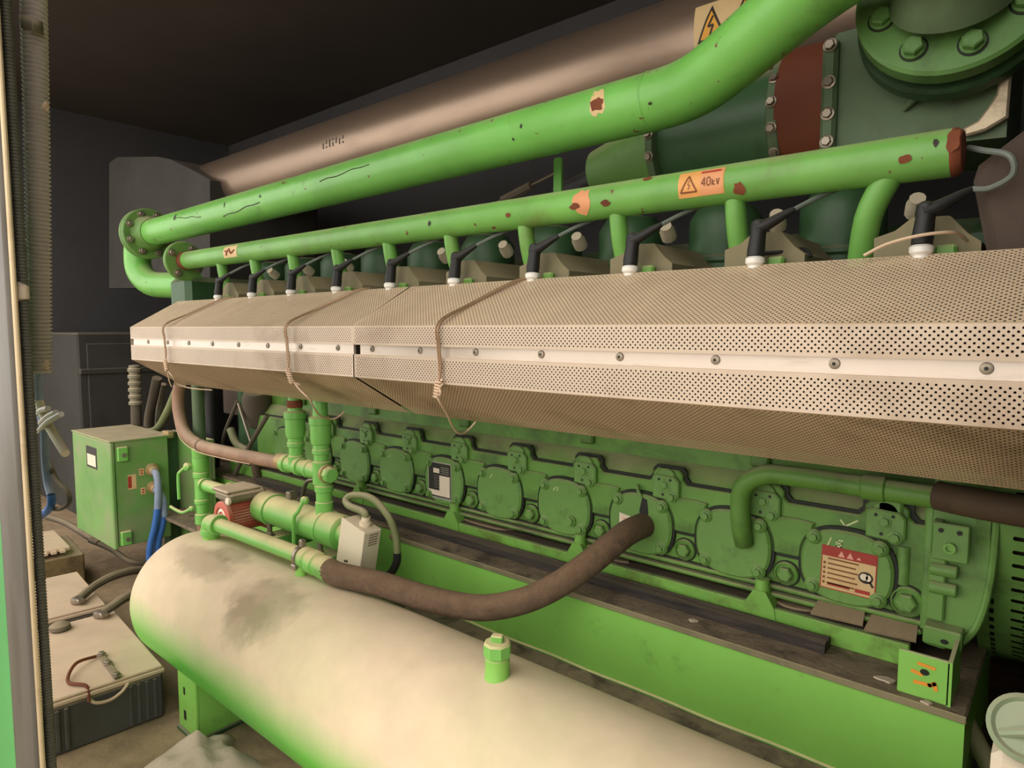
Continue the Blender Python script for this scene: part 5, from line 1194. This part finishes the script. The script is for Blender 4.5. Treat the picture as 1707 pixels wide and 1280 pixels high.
# grey strap round it near the top
pz_ = Vector(aY(60, 45, 0.39))
b = MB(); R2 = []
for k in range(20):
    a = math.radians(175 + 190 * k / 19); R2.append([(pz_.x + 0.0255 * math.cos(a) + 0.004, pz_.y + 0.0255 * math.sin(a), pz_.z + h + 0.012 - 0.0012 * k) for h in (-0.012, 0.012)])
tail = [(pz_.x + 0.037, pz_.y - 0.012, pz_.z - 0.014), (pz_.x + 0.05, pz_.y - 0.02, pz_.z - 0.022)]
vs = [p for r in R2 for p in r] + [q for t in tail for q in ((t[0], t[1], t[2] - 0.010), (t[0], t[1], t[2] + 0.012))]
nn = len(vs) // 2
b.add(vs, [(2 * i, 2 * i + 1, 2 * i + 3, 2 * i + 2) for i in range(nn - 1)])
o = put('strap', b, 'tin_box', label='grey strap tied round the corrugated conduit', cat='strap')
md = o.modifiers.new('thick', 'SOLIDIFY'); md.thickness = 0.002
for (px, py, nm) in ((80, 608, 'pale knot of tie at the lower end of the conduit'), (79, 180, 'pale tie end on the upper part of the conduit')):
    p = Vector(aY(px, py, 0.385)); put('tie_end', MB().tube([p + Vector((-0.022, 0, 0)), p, p + Vector((0.008, -0.004, 0.006)), p + Vector((0.004, -0.008, -0.004)), p + Vector((0.012, -0.004, -0.006))], 0.003, 6), 'wire_pale', label=nm, cat='cable tie')
# pale stick, ties and cables below the conduit
put('pale_stick', MB().tube([aY(52, 612, 0.40), aY(72, 690, 0.42), aY(109, 756, 0.42)], [0.0075, 0.009, 0.0085], 10), 'beige', label='pale slanting stick tied below the conduit', cat='stick')
for i, (pts, nm) in enumerate((([aY(62, 720, 0.412), aY(80, 703, 0.412), aY(102, 690, 0.412)], 'lowest of three white ties below the conduit'), ([aY(66, 705, 0.414), aY(80, 694, 0.414), aY(93, 687, 0.414)], 'middle of three white ties below the conduit'), ([aY(60, 690, 0.414), aY(70, 683, 0.414), aY(80, 681, 0.414)], 'topmost of three white ties below the conduit'))):
    put('white_tie', MB().tube(pts, [0.004, 0.0062, 0.0058], 8), 'white', label=nm, cat='cable tie', group='white ties below the conduit')
t = thing('blue_cable', 'blue cable hanging beside the door post, grey with dust above', 'cable', aY(84, 850, 0.43))
pb = [aY(66, 612, 0.40), aY(64, 650, 0.41), aY(68, 688, 0.424), aY(74, 720, 0.42), aY(75, 760, 0.425), aY(79, 800, 0.43), aY(85, 825, 0.43)]
put('dusty_upper', MB().tube(pb, 0.0088, 10), 'blue_dusty', t)
put('blue_lower', MB().tube([pb[-1], aY(86, 838, 0.43), aY(80, 850, 0.43), aY(68, 860, 0.43)], 0.0086, 10), 'blue', t)
hose('grey_loop', [aY(82, 770, 0.44), aY(95, 800, 0.44), aY(113, 820, 0.44), aY(115, 838, 0.44), aY(100, 848, 0.44), aY(84, 847, 0.44)], 0.0048, 'hose_dark', 'grey looping cable beside the blue cable', 'cable', 8)

# ------------------------------------------------------------------ floor litter and the right corner
p = Vector(aZ(375, 1262, FZ)); bm_ = MB(); rng = []
for i in range(13):
    t = i / 12; h = 0.055 * math.sin(PI * min(1, t * 1.02)) ** 0.6
    row = []
    for k in range(16):
        s_ = k / 15; x = p.x - 0.02 + 0.22 * (s_ - 0.4); y = p.y - 0.16 + 0.2 * t
        z = FZ + max(0.0, h * math.sin(PI * s_) ** 0.6 * (1 + 0.9 * mnoise.noise(Vector((s_ * 5, t * 5, 3))))) 
        row.append((x + 0.02 * mnoise.noise(Vector((s_ * 3, t * 3, 9))), y + 0.02 * mnoise.noise(Vector((s_ * 3, t * 3, 5))), z))
    rng.append(row)
vs = [q for r in rng for q in r]; fs = [(i * 16 + k, i * 16 + k + 1, (i + 1) * 16 + k + 1, (i + 1) * 16 + k) for i in range(12) for k in range(15)]
put('crumpled_sack', MB().add(vs, fs), 'bag', label='crumpled pale sack on the floor beside the tank foot', cat='sack', smooth=60)
cn = thing('canister', 'pale green canister with a round cap in the lower right corner', 'canister', (-0.03, 1.02, -0.75))
cc = Vector(aY(1712, 1216, 1.0))
put('round_cap', MB().lathe([(0.02, -0.01), (0.036, -0.006), (0.04, 0.0), (0.04, 0.012), (0.034, 0.017), (0.03, 0.012), (0.01, 0.013), (0.004, 0.014)], cc, (-0.1, -0.85, 0.5), 36), 'pale_green', cn)
put('cap_grip', MB().tube([cc + Vector((-0.024, -0.013, -0.008)), cc + Vector((0, -0.02, 0.006)), cc + Vector((0.024, -0.018, 0.012))], 0.006, 8), 'pale_green', cn)
put('body', MB().box(cc.x - 0.034, cc.x + 0.16, cc.y - 0.01, cc.y + 0.1, FZ, cc.z - 0.035, 0.012), 'label_white', cn)
hose('olive_hose', [aY(1608, 1200, 1.35), aY(1632, 1245, 1.32), aY(1655, 1290, 1.3), aY(1690, 1380, 1.25), (-0.03, 1.2, FZ + 0.02)], 0.016, 'olive_hose', 'olive hose running down past the right end of the base frame')
hose('black_hose', [aY(1600, 1225, 1.4), aY(1620, 1265, 1.38), aY(1640, 1310, 1.36)], 0.012, 'rubber', 'black hose beside the olive hose at lower right')
# dark cabinet in the far left gloom
dk = thing('dark_cabinet', 'dark cabinet in the gloom at the far left', 'cabinet', (-4.7, 1.3, FZ))
put('carcass', MB().box(-5.1, -4.2, 1.2, 1.9, FZ, -0.02, 0.01), 'cabinet', dk)
put('door', MB().box(-4.19, -4.18, 1.24, 1.86, FZ + 0.1, -0.08, 0.004), 'cabinet', dk)
put('shelf_rail', MB().box(-4.2, -4.16, 1.2, 1.9, -0.25, -0.22, 0.004), 'cabinet', dk)
